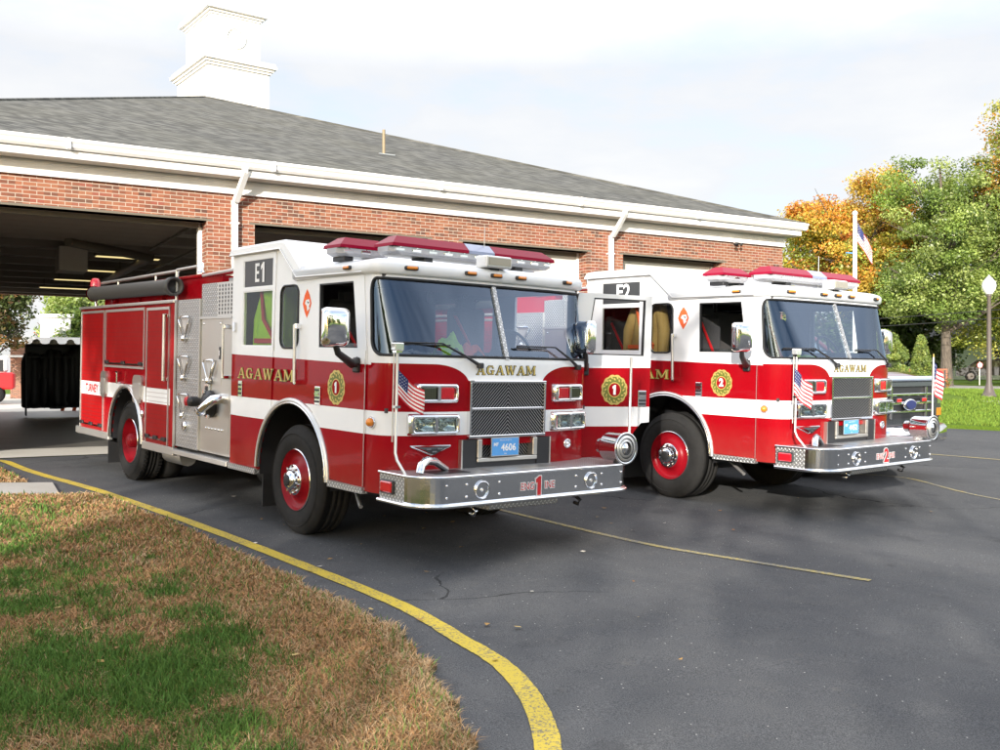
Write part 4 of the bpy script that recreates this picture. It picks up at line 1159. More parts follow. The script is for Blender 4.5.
ground = MB(); N_ = 90
gx = [-160 + 4 * k for k in range(N_ + 1)]; gy = [-90 + 4 * k for k in range(N_ + 1)]
ground.add([(x, y, gz(x, y) - .14) for y in gy for x in gx], [(j * (N_ + 1) + i, j * (N_ + 1) + i + 1, (j + 1) * (N_ + 1) + i + 1, (j + 1) * (N_ + 1) + i) for j in range(N_) for i in range(N_)], 'lawn', True)
ground.add([(a * 3000, b_ * 3000 + 100, .55) for a, b_ in ((-1, -1), (1, -1), (1, 1), (-1, 1))], [(0, 1, 2, 3)], 'lawn')
for i in range(4): ground.v[-1 - i] = (ground.v[-1 - i][0], ground.v[-1 - i][1], -1.2)
ground_o = tag(ground.build('ground'), kind='structure')
KX = [(60, -3.4), (12.24, 23.6), (11.07, 24.26), (9.4, 25.6)]
asp = [(-40, -30), (60, -30), (60, -3.4), (12.24, 23.6), (11.07, 24.26), (8.9, 25.85), (7.6, 25.1), (-7.0, 16.36), (-11, 13.96), (-14, 16), (-26, 30), (-44, 20)]
sheet('asphalt_apron', asp, 0, 'asphalt')
U2 = lambda u, w: (-7 + .858 * u - .513 * w, 16.29 + .513 * u + .858 * w)
sheet('rear_lot', [U2(-14, 22.3), U2(22, 22.3), U2(30, 60), U2(-40, 60), U2(-40, 22.3)], -.02, 'concrete', 2.0)
sheet('far_lawn', [(60, -3.3), (12.26, 23.68), (11.1, 24.36), (9.1, 26.0), (9.6, 31), (18.6, 46.0), (20.4, 42.6), (60, 20)], .09, 'lawn', 1.0, skirt=.12)
sheet('street', [(18.6, 46.0), (20.4, 42.6), (60, 20), (60, 30), (25.6, 51.0), (23.0, 55)], .02, 'walk', 2.0)
sheet('footpath', [(15.4, 30.9), (17.8, 31.9), (30, 26.2), (30, 24.6), (17.8, 30.2), (15.6, 30.2)], .10, 'walk', .5)
edge_l = [(-.638 * 0 + a, b_) for a, b_ in [(-8.1, 15.62), (-5.04, 12.14), (-3.08, 9.9), (-1.7, 8.22), (-.73, 7.0), (-.19, 6.18), (.09, 5.48), (.205, 4.96), (.225, 4.4), (.15, 3.6), (-.1, 2.6)]]
def spl(P, n=6):
    out = []
    for i in range(len(P) - 1):
        p0, p1, p2, p3 = P[max(i - 1, 0)], P[i], P[i + 1], P[min(i + 2, len(P) - 1)]
        for k in range(n):
            t = k / n
            out.append(tuple(.5 * ((2 * b) + (-a + c) * t + (2 * a - 5 * b + 4 * c - d) * t * t + (-a + 3 * b - 3 * c + d) * t ** 3) for a, b, c, d in zip(p0, p1, p2, p3)))
    return out + [P[-1]]
def ribbon(name, P, w, m, off, n=6, jit=0.0):
    P = spl(P, n); b = MB(); vs = []; rr = random.Random(5)
    for i, p in enumerate(P):
        a = P[max(i - 1, 0)]; c = P[min(i + 1, len(P) - 1)]; d = Vector((c[0] - a[0], c[1] - a[1])).normalized(); nn = Vector((-d.y, d.x))
        for s in (1, -1):
            q = Vector(p) + nn * s * (w / 2 + rr.uniform(-jit, jit)); vs.append((q.x, q.y, gz(q.x, q.y) + off))
    b.add(vs, [(2 * i, 2 * i + 1, 2 * i + 3, 2 * i + 2) for i in range(len(P) - 1)], m)
    return tag(b.build(name), kind='structure')
mid_line = [(-8.0, 15.3), (-6.6, 13.62), (-4.95, 11.93), (-3.02, 9.72), (-1.67, 8.07), (-.71, 6.84), (-.24, 6.04), (0.02, 5.55), (.17, 5.0), (.22, 4.4), (.18, 3.7), (0, 2.8), (-.3, 1.8)]
ribbon('painted_line', mid_line, .125, 'yellow', .006, 10, .004)
ribbon('painted_line', [(-.9, 12.2), (.22, 10.64), (1.33, 9.18), (2.18, 8.42), (2.98, 7.76)], .075, 'faded', .006, 8, .003)
ribbon('painted_line', [(6.6, 18.8), (7.48, 18.04), (8.76, 16.9), (12, 13.8), (16, 10)], .10, 'faded', .006, 6)
ribbon('painted_line', [(5.2, 14.6), (5.99, 14.26), (6.34, 12.22), (8, 9.5)], .06, 'faded', .005, 6)

# near lawn: thatch sheet and grass blades
EDGE = [(-5.23, 11.46), (-4.70, 11.45), (-3.45, 9.94), (-2.26, 8.38), (-1.43, 7.24), (-1.05, 6.72), (-.69, 6.2), (-.47, 5.66), (-.32, 5.16), (-.21, 4.74), (-.13, 4.3), (-.12, 3.6), (-.3, 2.6), (-.8, 1.2)]
EDGE = spl(EDGE, 5)
EDGE = [(x + .035 * math.sin(i * 2.1) + .02 * math.sin(i * 5.3), y + .03 * math.cos(i * 1.7)) for i, (x, y) in enumerate(EDGE)]
LAWN = EDGE + [(-2.5, -1.0), (-14, -1), (-14, 9.6), (-6.9, 11.26)]
sheet('near_lawn', LAWN, .025, 'thatch', .5, skirt=.04)
STRAW2 = [(-7.9, 14.6), (-7.15, 13.8), (-6.11, 12.48), (-7.6, 12.3), (-14, 10.9), (-14, 14.5)]
sheet('verge', STRAW2, .02, 'thatch', .5, skirt=.03)
sheet('footpath', [(-14, 9.7), (-6.9, 11.34), (-5.28, 11.56), (-5.80, 12.50), (-6.35, 12.42), (-7.6, 12.22), (-14, 10.8)], .022, 'walk', .5, skirt=.03)

def pip(P, X, Y):
    P = np.array(P); ins = np.zeros(len(X), bool); n = len(P)
    for i in range(n):
        x0, y0 = P[i]; x1, y1 = P[(i + 1) % n]
        if y0 == y1: continue
        c = ((y0 > Y) != (y1 > Y)) & (X < (x1 - x0) * (Y - y0) / (y1 - y0) + x0); ins ^= c
    return ins
GREEN = [(-4.2, 8.15, .38), (-5.2, 9.7, .22), (-3.25, 6.5, .28), (-2.40, 6.95, .16), (-2.0, 6.40, .26), (-1.7, 5.9, .28), (-2.4, 5.5, .50), (-1.85, 5.3, .42), (-1.7, 4.98, .42), (-2.6, 4.7, .7), (-1.25, 4.5, .30), (-1.05, 4.15, .28), (-4.6, 5.5, 1.0), (-3.6, 4.5, 1.0), (-5.6, 7.4, .7), (-1.5, 3.7, .7), (-2.9, 3.4, 1.0), (-7.5, 6.5, 1.6), (-3.75, 7.45, .16), (-2.9, 8.1, .10)]
_w = [(rng.uniform(-6.28, 6.28, 2), rng.uniform(0, 6.28)) for _ in range(14)]
def vnoise(X, Y, s):
    out = np.zeros(len(X))
    for (k, ph) in _w: out += np.sin((X * k[0] + Y * k[1]) * s + ph)
    return out / 5.3
def greenness(X, Y):
    g = np.zeros(len(X))
    for cx, cy, r in GREEN: g = np.maximum(g, 1.25 - ((X - cx) ** 2 + (Y - cy) ** 2) / (r * r))
    g = g - .55 + .5 * vnoise(X, Y, 1.3) + .35 * vnoise(X + 3, Y, 4.1) + .2 * vnoise(X, Y + 5, 11)
    d = np.full(len(X), 9.0)
    for p in EDGE: d = np.minimum(d, np.hypot(X - p[0], Y - p[1]))
    return np.clip(g - np.clip(.9 - d, 0, 1) * 1.6, -1, 1.2), d
def blades(name, regions, label, density):
    Xs, Ys = [], []
    for (x0, x1, y0, y1, dens) in regions:
        n = int((x1 - x0) * (y1 - y0) * dens); Xs.append(rng.uniform(x0, x1, n)); Ys.append(rng.uniform(y0, y1, n))
    X = np.concatenate(Xs); Y = np.concatenate(Ys)
    ins = pip(LAWN, X, Y) | pip(STRAW2, X, Y)
    # keep the camera's field plus a margin
    ins &= (np.abs(X / np.maximum(Y, .1)) < .75)
    X, Y = X[ins], Y[ins]; g, d = greenness(X, Y); n = len(X)
    g = np.where(pip(STRAW2, X, Y), -.8, g)
    isg = rng.uniform(0, 1, n) < np.clip(.47 + g * .55, .06, .90)
    dist = np.hypot(X, Y)
    H = np.where(isg, rng.uniform(.03, .075, n), rng.uniform(.015, .05, n)); W = np.clip(dist * .00055, .0022, .009) * rng.uniform(.7, 1.4, n)
    az = rng.uniform(0, 2 * np.pi, n); lean = np.where(isg, rng.uniform(.1, .9, n), rng.uniform(.5, 2.2, n))
    Z = np.array([gz(a, b) for a, b in zip(X, Y)]) + .022
    face = rng.uniform(0, np.pi, n); wx, wy = np.cos(face) * W, np.sin(face) * W
    lx, ly = np.cos(az) * lean * H, np.sin(az) * lean * H
    V = np.zeros((n, 5, 3))
    V[:, 0] = np.stack([X - wx, Y - wy, Z], 1); V[:, 1] = np.stack([X + wx, Y + wy, Z], 1)
    V[:, 2] = np.stack([X + wx * .7 + lx * .4, Y + wy * .7 + ly * .4, Z + H * .6], 1); V[:, 3] = np.stack([X - wx * .7 + lx * .4, Y - wy * .7 + ly * .4, Z + H * .6], 1)
    V[:, 4] = np.stack([X + lx, Y + ly, Z + H * np.where(lean > 1.2, .75, 1.0)], 1)
    base = np.arange(n)[:, None] * 5
    F = np.concatenate([base + np.array([[0, 1, 2]]), base + np.array([[0, 2, 3]]), base + np.array([[3, 2, 4]])])
    gcol = np.array([[.062, .13, .028]]) * rng.uniform(.6, 1.7, (n, 1)) + rng.uniform(0, .03, (n, 1)) * np.array([[1, .9, 0]])
    scol = np.array([[.33, .178, .078]]) * rng.uniform(.55, 1.55, (n, 1)) * np.array([[1, 1, 1]]) + rng.uniform(-.01, .05, (n, 1)) * np.array([[.6, 1, .8]])
    pale = (rng.uniform(0, 1, n) < np.clip(.10 + .5 * (d < .12) + .25 * vnoise(X, Y, 1.7), 0, 1))[:, None]
    scol = np.where(pale, scol * .6 + np.array([[.26, .21, .13]]), scol)
    C = np.where(isg[:, None], gcol, np.clip(scol, .01, 1)); C = np.concatenate([C, np.ones((n, 1))], 1)
    o = np_mesh(name, V.reshape(-1, 3), F, [M['blade']], {'col': np.repeat(C, 5, 0)})
    return tag(o, label, 'grass', kind='stuff')
def _attrcol(T, b): T.lk(T.attr('col', 'Color'), b.inputs['Base Color'])
M['blade'] = mat('grass_blade', (.1, .2, .02), .8, spec=.12, fn=_attrcol)
blades('grass', [(-4, .2, 3.0, 5.6, 15000), (-4.2, .1, 5.6, 7.6, 9000), (-6.5, 0, 7.6, 10, 4500), (-8.5, -2, 10, 14.6, 2600)], 'patchy green and straw brown grass along the yellow line', 1)

def lawn_tufts(name, poly, n, label):
    P = np.array(poly); X = rng.uniform(P[:, 0].min(), P[:, 0].max(), n * 3); Y = rng.uniform(P[:, 1].min(), P[:, 1].max(), n * 3)
    k = pip(poly, X, Y); X, Y = X[k][:n], Y[k][:n]; n = len(X)
    Z = np.array([gz(a, b) for a, b in zip(X, Y)]) + .085; H = rng.uniform(.05, .11, n); W = rng.uniform(.012, .03, n); f = rng.uniform(0, np.pi, n)
    wx, wy = np.cos(f) * W, np.sin(f) * W; az = rng.uniform(0, 6.28, n); lx, ly = np.cos(az) * H * .5, np.sin(az) * H * .5
    V = np.stack([np.stack([X - wx, Y - wy, Z], 1), np.stack([X + wx, Y + wy, Z], 1), np.stack([X + lx, Y + ly, Z + H], 1)], 1).reshape(-1, 3)
    C = np.array([[.10, .175, .026]]) * rng.uniform(.7, 1.4, (n, 1)) + rng.uniform(0, .06, (n, 1)) * np.array([[1, .8, .1]]); C = np.concatenate([C, np.ones((n, 1))], 1)
    return tag(np_mesh(name, V, np.arange(n * 3).reshape(n, 3), [M['blade']], {'col': np.repeat(C, 3, 0)}), label, 'grass', kind='stuff')
lawn_tufts('grass', [(12.2, 23.9), (9.6, 26.0), (9.9, 31), (15.2, 31), (18.5, 44.5), (20.4, 42), (26, 36), (30, 26.5), (24, 27), (17.5, 30), (15, 30), (24, 20), (18, 20.5)], 70000, 'sunlit green lawn grass around the street lamp')
n_ = 230
LX = rng.uniform(-6, 9, n_); LY = rng.uniform(3.2, 13, n_); keep = (rng.uniform(0, 1, n_) < np.where(LX < 0, .9, .35)); LX, LY = LX[keep], LY[keep]; n_ = len(LX)
LZ = np.array([gz(a, b) for a, b in zip(LX, LY)]) + np.where(pip(LAWN, LX, LY), .055, .012); la = rng.uniform(0, 6.28, n_); ls = rng.uniform(.014, .032, n_)
LV = np.stack([np.stack([LX + ls * np.cos(la + q) * k, LY + ls * np.sin(la + q) * k, LZ + rng.uniform(0, .012, n_)], 1) for q, k in ((0, 1.2), (1.57, .7), (3.14, 1.2), (4.71, .7))], 1).reshape(-1, 3)
LC = np.array([(.34, .20, .07), (.42, .30, .12), (.22, .11, .05), (.55, .50, .42)])[rng.choice(4, n_, p=[.4, .25, .2, .15])]; LC = np.concatenate([LC, np.ones((n_, 1))], 1)
tag(np_mesh('fallen_leaves', LV, np.arange(n_ * 4).reshape(n_, 4), [M['blade']], {'col': np.repeat(LC, 4, 0)}), 'small dry fallen leaves scattered over grass and asphalt', 'leaves', kind='stuff')
# ------------------------------------------------------------------ foliage and trees
def leafmat(name):
    m = bpy.data.materials.new(name); m.use_nodes = True; T = NT(m.node_tree); T.n.clear()
    o = T.new('ShaderNodeOutputMaterial'); d = T.new('ShaderNodeBsdfDiffuse'); t = T.new('ShaderNodeBsdfTranslucent'); g = T.new('ShaderNodeBsdfGlossy'); g.inputs['Roughness'].default_value = .45
    c = T.attr('col', 'Color'); T.lk(c, d.inputs[0]); T.lk(T.mix(1.0, c, (1.2, 1.25, .6, 1), 'MULTIPLY'), t.inputs[0])
    a = T.new('ShaderNodeMixShader'); a.inputs[0].default_value = .35; T.lk(d.outputs[0], a.inputs[1]); T.lk(t.outputs[0], a.inputs[2])
    b = T.new('ShaderNodeMixShader'); b.inputs[0].default_value = .04; T.lk(a.outputs[0], b.inputs[1]); T.lk(g.outputs[0], b.inputs[2]); T.lk(b.outputs[0], o.inputs[0]); return m
M['leaf'] = leafmat('leaves')
def _bark(T, b):
    v = T.coord('Object'); x, y, z = T.sep(v); n = T.noise(T.comb(T.m('MULTIPLY', x, 9.0), T.m('MULTIPLY', y, 9.0), T.m('MULTIPLY', z, 1.6)), 2.0, 5, .65)
    T.lk(T.ramp(n, [(.3, (.035, .028, .022)), (.7, (.17, .14, .11))]), b.inputs['Base Color']); T.lk(T.bump(n, .8, .05), b.inputs['Normal'])
M['bark'] = mat('bark', (.1, .08, .06), .95, fn=_bark)
def leaves(parent, name, clumps, n_per, size, cols, flat=.6, up=.4):
    """clumps: (x,y,z,r,colour index or None)"""
    K = len(clumps); n = K * n_per
    C = np.repeat(np.array([c[:3] for c in clumps]), n_per, 0); rr = np.repeat(np.array([c[3] for c in clumps]), n_per)
    d = rng.normal(size=(n, 3)); d /= np.linalg.norm(d, axis=1)[:, None]; rad = rng.uniform(0, 1, n) ** .45
    d[:, 2] *= flat; P = C + d * (rad * rr)[:, None]
    nr = rng.normal(size=(n, 3)); nr[:, 2] += up * 2; nr += d * .8; nr /= np.linalg.norm(nr, axis=1)[:, None]
    t = np.cross(nr, rng.normal(size=(n, 3))); t /= np.linalg.norm(t, axis=1)[:, None]; bt = np.cross(nr, t)
    s = size * rng.uniform(.6, 1.35, n)[:, None]
    V = np.stack([P - t * s * .5, P - bt * s * .32 + nr * s * .08, P + t * s * .5, P + bt * s * .32 + nr * s * .08], 1).reshape(-1, 3)
    F = np.arange(n * 4).reshape(n, 4)
    cols = np.array(cols); ci = np.repeat(np.array([c[4] if len(c) > 4 and c[4] is not None else rng.integers(len(cols)) for c in clumps]), n_per)
    alt = rng.integers(len(cols), size=n); ci = np.where(rng.uniform(0, 1, n) < .2, alt, ci)
    tint = np.repeat(rng.uniform(.75, 1.25, K), n_per)[:, None] * rng.uniform(.7, 1.35, (n, 1))
    c = np.clip(cols[ci] * tint, 0, 1); c = np.concatenate([c, np.ones((n, 1))], 1)
    return np_mesh(name, V, F, [M['leaf']], {'col': np.repeat(c, 4, 0)}, parent)
def tree(name, label, cat, x, y, h, r, cols, group=None, base=.25, n_clump=150, n_per=110, size=.16, trunk=.25, clr=.95, seed=1, shape='round', colfn=None, kind2=None, topr=1.0):
    rs = np.random.default_rng(seed); z0 = gz(x, y) - .05
    t = empty(name, (x, y, z0), label, cat, group)
    cz = h * (base + (1 - base) / 2); rz = h * (1 - base) / 2
    # limbs
    tr = MB(); lean = rs.uniform(-.03, .03, 2) * h
    ax = [(lean[0] * k * k, lean[1] * k * k, h * .82 * k) for k in np.linspace(0, 1, 9)]
    tr.tube(ax, [trunk * (1.25 if i == 0 else (1 - i * .105)) for i in range(9)], 'bark', 10)
    tips = []
    nl = 13
    for i in range(nl):
        k = .25 + .6 * i / nl; p = Vector((lean[0] * k * k, lean[1] * k * k, h * .82 * k)); a = i * 2.4 + rs.uniform(-.4, .4)
        L = r * rs.uniform(.65, .95) * (1 - .35 * abs(k - .5)); el = rs.uniform(.25, .8)
        q = p + Vector((math.cos(a), math.sin(a), 0)) * L * .5 + Vector((0, 0, L * el * .35)); e = p + Vector((math.cos(a), math.sin(a), 0)) * L + Vector((0, 0, L * el))
        w = trunk * (1 - k) * .6 + .03
        tr.tube([p, q, e], [w, w * .6, w * .2], 'bark', 6); tips.append(e)
        for j in range(2):
            a2 = a + rs.uniform(-1, 1); e2 = q + Vector((math.cos(a2), math.sin(a2), .7)) * L * .5; tr.tube([q, e2], [w * .45, w * .1], 'bark', 5); tips.append(e2)
    tr.build('trunk', t)
    # clumps over an uneven envelope built of lobes
    lobes = [(0, 0, cz, r * .72, rz * .8)]
    for i in range(11):
        a = i * 2.4 + rs.uniform(-.5, .5); zz = rs.uniform(-.75, .85); rr = r * rs.uniform(.50, .68) * math.sqrt(max(.12, 1 - zz * zz)) * (topr if zz > 0 else 1)
        lobes.append((math.cos(a) * rr, math.sin(a) * rr, cz + zz * rz * .8, r * rs.uniform(.32, .5), rz * rs.uniform(.2, .34)))
    cl = []
    while len(cl) < n_clump:
        lb = lobes[rs.integers(len(lobes))]; d = rs.normal(size=3); d /= np.linalg.norm(d); k = rs.uniform(.45, 1.02)
        p = (lb[0] + d[0] * lb[3] * k, lb[1] + d[1] * lb[3] * k, lb[2] + d[2] * lb[4] * k)
        if p[2] < h * base * .6: continue
        ci = colfn(p[0], p[1], p[2] / h, rs) if colfn else None
        cl.append((*p, clr * rs.uniform(.6, 1.3), ci))
    leaves(t, 'crown', cl, n_per, size, cols, .6)
    return t
ORANGE = [(.56, .26, .04), (.52, .36, .06), (.40, .36, .06), (.28, .34, .06), (.56, .20, .04)]
def maple_col(x, y, k, rs): return int(rs.choice(5, p=[.42, .22, .12, .06, .18])) if k > .72 else (int(rs.choice(5, p=[.1, .32, .3, .26, .02])) if k > .4 else int(rs.choice(5, p=[.02, .2, .35, .42, .01])))
GREENS = [(.24, .31, .075), (.17, .245, .05), (.31, .37, .115), (.10, .155, .035)]
DARKG = [(.04, .065, .015), (.05, .08, .02), (.03, .05, .012)]
YG = [(.46, .42, .06), (.34, .39, .06), (.52, .38, .06), (.24, .32, .06)]
G1 = 'trees on the far side of the street'
tree('maple_tree', 'orange and gold maple tree behind the white flagpole', 'tree', 21.3, 59, 13.3, 4.8, ORANGE, G1, base=.16, n_clump=360, n_per=210, size=.17, seed=3, colfn=maple_col)
tree('maple_tree', 'yellow green maple just right of the station corner', 'tree', 17.4, 63, 10.4, 3.8, YG, G1, base=.1, n_clump=160, n_per=180, size=.18, seed=4)
tree('shade_tree', 'tall pale green tree left of the street lamp, its trunk beside the bench', 'tree', 23.6, 51, 14.3, 4.1, GREENS, G1, base=.05, n_clump=300, n_per=230, size=.14, seed=8, topr=.8, trunk=.30, clr=.80)
tree('shade_tree', 'yellow green tree behind the street lamp globe', 'tree', 31.0, 58, 12.6, 4.2, [(.34, .38, .08), (.24, .30, .06), (.42, .40, .08), (.14, .20, .04)], G1, base=.04, n_clump=280, n_per=190, size=.15, seed=9, trunk=.28)
tree('maple_tree', 'gold and green tree cut by the right edge of the photo', 'tree', 28.5, 50, 15.8, 3.9, [(.38, .33, .05), (.26, .29, .05), (.46, .24, .04), (.16, .2, .04), (.46, .20, .04)], G1, base=.18, n_clump=330, n_per=180, size=.15, seed=12)
tree('evergreen_tree', 'dark evergreen tree behind the pointed shrub', 'tree', 24.9, 60, 8.2, 4.2, DARKG, G1, base=.02, n_clump=200, n_per=120, size=.26, seed=15)
tree('evergreen_tree', 'dark tree in the gap behind the street lamp', 'tree', 36.5, 68, 11.5, 4.6, DARKG, G1, base=.12, n_clump=240, n_per=110, size=.3, seed=16)
tree('evergreen_tree', 'low dark evergreen tree behind the rounded shrub', 'tree', 20.6, 60, 5.4, 3.2, DARKG, G1, base=.02, n_clump=150, n_per=120, size=.26, seed=17)
G2 = 'trees behind the station seen through the open bay'
tree('maple_tree', 'russet and green tree seen at the far left through the bay', 'tree', -27.3, 49.5, 8.6, 3.0, [(.10, .08, .03), (.08, .11, .03), (.24, .13, .05), (.05, .07, .02)], G2, base=.1, n_clump=220, n_per=110, size=.22, seed=21)
tree('shade_tree', 'green tree seen through the bay above the red hose bed', 'tree', -27.2, 62, 8.2, 2.7, GREENS, G2, base=.1, n_clump=200, n_per=110, size=.26, seed=23)
tree('maple_tree', 'small orange tree seen through the bay behind the low brick shed', 'tree', -29.3, 65, 4.6, 1.8, [(.55, .2, .02), (.42, .14, .02)], G2, base=.1, n_clump=80, n_per=100, size=.22, seed=24)
# tall trees behind the photographer: they throw the shade over the apron
G3 = 'tall trees across the street behind the photographer'
tree('street_tree', 'broad tall tree across the street behind the photographer', 'tree', -9.8, -19, 15.8, 4.2, GREENS, G3, base=.12, n_clump=115, n_per=60, size=.55, clr=1.5, seed=31, trunk=.5)
tree('street_tree', 'lower tree beside the broad one behind the photographer', 'tree', 5.2, -20, 10.4, 5.4, GREENS, G3, base=.12, n_clump=62, n_per=60, size=.40, clr=1.0, seed=32, trunk=.5)
for i, (tx, ty) in enumerate(((-35, -40), (-13, -44), (-2, -46), (9, -43), (20, -42), (32, -34), (-38, -24))):  # unseen row added for reflections in chrome and glass, and for shade
    tree('street_tree', ['far left tree', 'left tree beside the gap', 'tree left of the middle', 'middle tree', 'tree right of the middle', 'right tree', 'nearest left tree'][i] + ' in the unseen row added behind the photographer', 'tree', tx, ty, 9 + i % 3 * .5, 6.5, GREENS, 'unseen row of trees added behind the photographer', base=.05, n_clump=105, n_per=50, size=.7, clr=1.7, seed=50 + i)
tree('street_tree', 'small round tree between the two bigger ones behind the photographer', 'tree', -1.2, -18, 9.8, 4.4, GREENS, G3, base=.08, n_clump=36, n_per=60, size=.36, clr=.95, seed=33, trunk=.3)
# shrubs
def shrub(name, label, x, y, h, r, cols, prof, n=9000, size=.07, group=None):
    z0 = gz(x, y); t = empty(name, (x, y, z0), label, 'shrub', group)
    cl = []
    for i in range(260):
        k = rng.uniform(.02, 1) ; a = rng.uniform(0, 6.28); rr = r * prof(k) * rng.uniform(.75, 1.0)
        cl.append((rr * math.cos(a), rr * math.sin(a), k * h, .14, None))
    leaves(t, 'foliage', cl, n // 260, size, cols, 1.0, .1)
    b = MB(); b.tube([(0, 0, -.05), (0, 0, h * .8)], [.06, .03], 'bark', 8)
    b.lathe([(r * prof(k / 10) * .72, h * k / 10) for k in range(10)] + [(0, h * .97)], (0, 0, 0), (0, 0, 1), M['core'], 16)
    b.build('stem', t); return t
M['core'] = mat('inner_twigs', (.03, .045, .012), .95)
SG = [(.20, .26, .06), (.26, .30, .07), (.14, .20, .05)]
shrub('clipped_shrub', 'tall rounded clipped shrub behind the pickup hood', 15.35, 38.5, 2.45, .95, SG, lambda k: math.sqrt(max(0, 1 - k ** 3)), 26000, .09, 'clipped shrubs behind the pickup')
shrub('clipped_shrub', 'pointed cone shaped shrub right of the rounded one', 17.25, 39.5, 2.30, .55, SG, lambda k: max(0, 1 - k) ** .7, 14000, .08, 'clipped shrubs behind the pickup')

# ------------------------------------------------------------------ fire station
def _brick(T, b):
    x, y, z = T.sep(T.coord('Object'))
    v = T.comb(T.m('ADD', x, y), z, 0.0)
    n = T.new('ShaderNodeTexBrick', offset=.5); T.lk(v, n.inputs['Vector'])
    n.inputs['Scale'].default_value = 1; n.inputs['Brick Width'].default_value = .213; n.inputs['Row Height'].default_value = .0677
    n.inputs['Mortar Size'].default_value = .0065; n.inputs['Mortar Smooth'].default_value = .1; n.inputs['Bias'].default_value = 0
    n.inputs['Color1'].default_value = (0, 0, 0, 1); n.inputs['Color2'].default_value = (1, 1, 1, 1)
    # per brick hue: white noise on brick cell index
    row = T.m('FLOOR', T.m('DIVIDE', z, .0677)); sh = T.m('MULTIPLY', T.m('MODULO', T.m('ABSOLUTE', row), 2.0), .5)
    colm = T.m('FLOOR', T.m('ADD', T.m('DIVIDE', T.m('ADD', x, y), .213), sh))
    wn = T.new('ShaderNodeTexWhiteNoise', noise_dimensions='2D'); T.lk(T.comb(colm, row, 0.0), wn.inputs['Vector'])
    c = T.ramp(wn.outputs[0], [(0, (.11, .055, .043)), (.10, (.15, .065, .045)), (.30, (.22, .078, .048)), (.6, (.27, .10, .058)), (.85, (.30, .125, .072)), (1, (.25, .075, .055))])
    c = T.mix(T.m('MULTIPLY', T.step(T.noise(T.coord('Object'), .8, 3), .45, .7), .25), c, (.22, .13, .08, 1))
    mo = n.outputs['Fac']
    T.lk(T.mix(mo, c, (.40, .34, .275, 1)), b.inputs['Base Color'])
    T.lk(T.bump(T.m('SUBTRACT', T.m('MULTIPLY', T.noise(T.coord('Object'), 60, 3), .4), mo), .6, .008), b.inputs['Normal'])
M['brick'] = mat('red_brick', (.4, .15, .08), .9, spec=.2, fn=_brick)
M['trim'] = mat('white_trim_paint', (.80, .79, .77), .5, fn=lambda T, b: _dirt(T, b, T.coord('Object'), (.80, .79, .77, 1), .10, .5))
M['door'] = mat('garage_door_paint', (.60, .58, .53), .5)
M['lintel'] = mat('steel_lintel', (.14, .12, .09), .7)
def _shingle(T, b):
    x, y, z = T.sep(T.coord('Object'))
    row = T.m('FLOOR', T.m('DIVIDE', z, .052)); hx = T.m('ADD', x, y)
    wn = T.new('ShaderNodeTexWhiteNoise', noise_dimensions='1D'); T.lk(row, wn.inputs['W'])
    colm = T.m('FLOOR', T.m('DIVIDE', T.m('ADD', hx, T.m('MULTIPLY', wn.outputs[0], .3)), .125))
    w2 = T.new('ShaderNodeTexWhiteNoise', noise_dimensions='2D'); T.lk(T.comb(colm, row, 0.0), w2.inputs['Vector'])
    c = T.ramp(w2.outputs[0], [(0, (.062, .062, .058)), (.5, (.104, .104, .096)), (1, (.162, .160, .146))])
    f = T.m('FRACT', T.m('DIVIDE', z, .052)); c = T.mix(T.m('MULTIPLY', T.m('LESS_THAN', f, .14), .6), c, (.03, .028, .025, 1))
    g = T.noise(T.coord('Object'), .5, 4); c = T.mix(T.m('MULTIPLY', T.step(g, .4, .7), .25), c, (.13, .125, .095, 1))
    T.lk(c, b.inputs['Base Color']); T.lk(T.bump(T.m('ADD', f, w2.outputs[0]), .5, .02), b.inputs['Normal'])
M['shingle'] = mat('asphalt_shingles', (.14, .13, .11), .95, spec=.15, fn=_shingle)
M['soffit'] = mat('soffit_paint', (.62, .58, .50), .7)
M['ceil'] = mat('garage_ceiling', (.48, .44, .38), .9)
M['beam'] = mat('ceiling_beam_paint', (.26, .23, .19), .8)
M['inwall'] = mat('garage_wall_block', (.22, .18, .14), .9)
M['tubelight'] = mat('fluorescent_diffuser', (.9, .85, .6), .5, emis=(1, .80, .35), estr=.5)
ST = empty('fire_station', (*U2(0, 0), ZC - 1.36), 'one storey brick fire station with white cornice and grey hipped roof', 'fire station')
ST.rotation_euler = (0, 0, math.atan2(.513, .858))
UL, UR, WB = -3.75, 16.63, 22.0
bays = [(-2.75, 2.02), (2.89, 6.45), (7.26, 10.46), (11.45, 14.56)]
b = MB()
out = [(UL, -.3)]
for a, c in bays: out += [(a, -.3), (a, 4.13), (c, 4.13), (c, -.3)]
out += [(UR, -.3), (UR, 4.66), (UL, 4.66)]
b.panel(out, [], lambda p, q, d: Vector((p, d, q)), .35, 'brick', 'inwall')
wf = b.build('front_wall', ST)
b = MB(); b.panel([(.35, -.3), (WB, -.3), (WB, 4.66), (.35, 4.66)], [], lambda p, q, d: Vector((UR - d, p, q)), .3, 'brick', 'inwall')
b.panel([(.35, -.3), (WB, -.3), (WB, 4.66), (.35, 4.66)], [], lambda p, q, d: Vector((UL + d, p, q)), .3, 'brick', 'inwall'); b.build('side_wall', ST)
b = MB(); rb = [(-2.3, 3.75), (5.2, 8.6), (10.2, 13.6)]
out = [(UL + .3, -.3)]
for a, c in rb: out += [(a, -.3), (a, 4.31), (c, 4.31), (c, -.3)]
out += [(UR - .3, -.3), (UR - .3, 4.66), (UL + .3, 4.66)]
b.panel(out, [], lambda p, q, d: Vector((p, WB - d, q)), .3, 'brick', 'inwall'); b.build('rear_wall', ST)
b = MB()
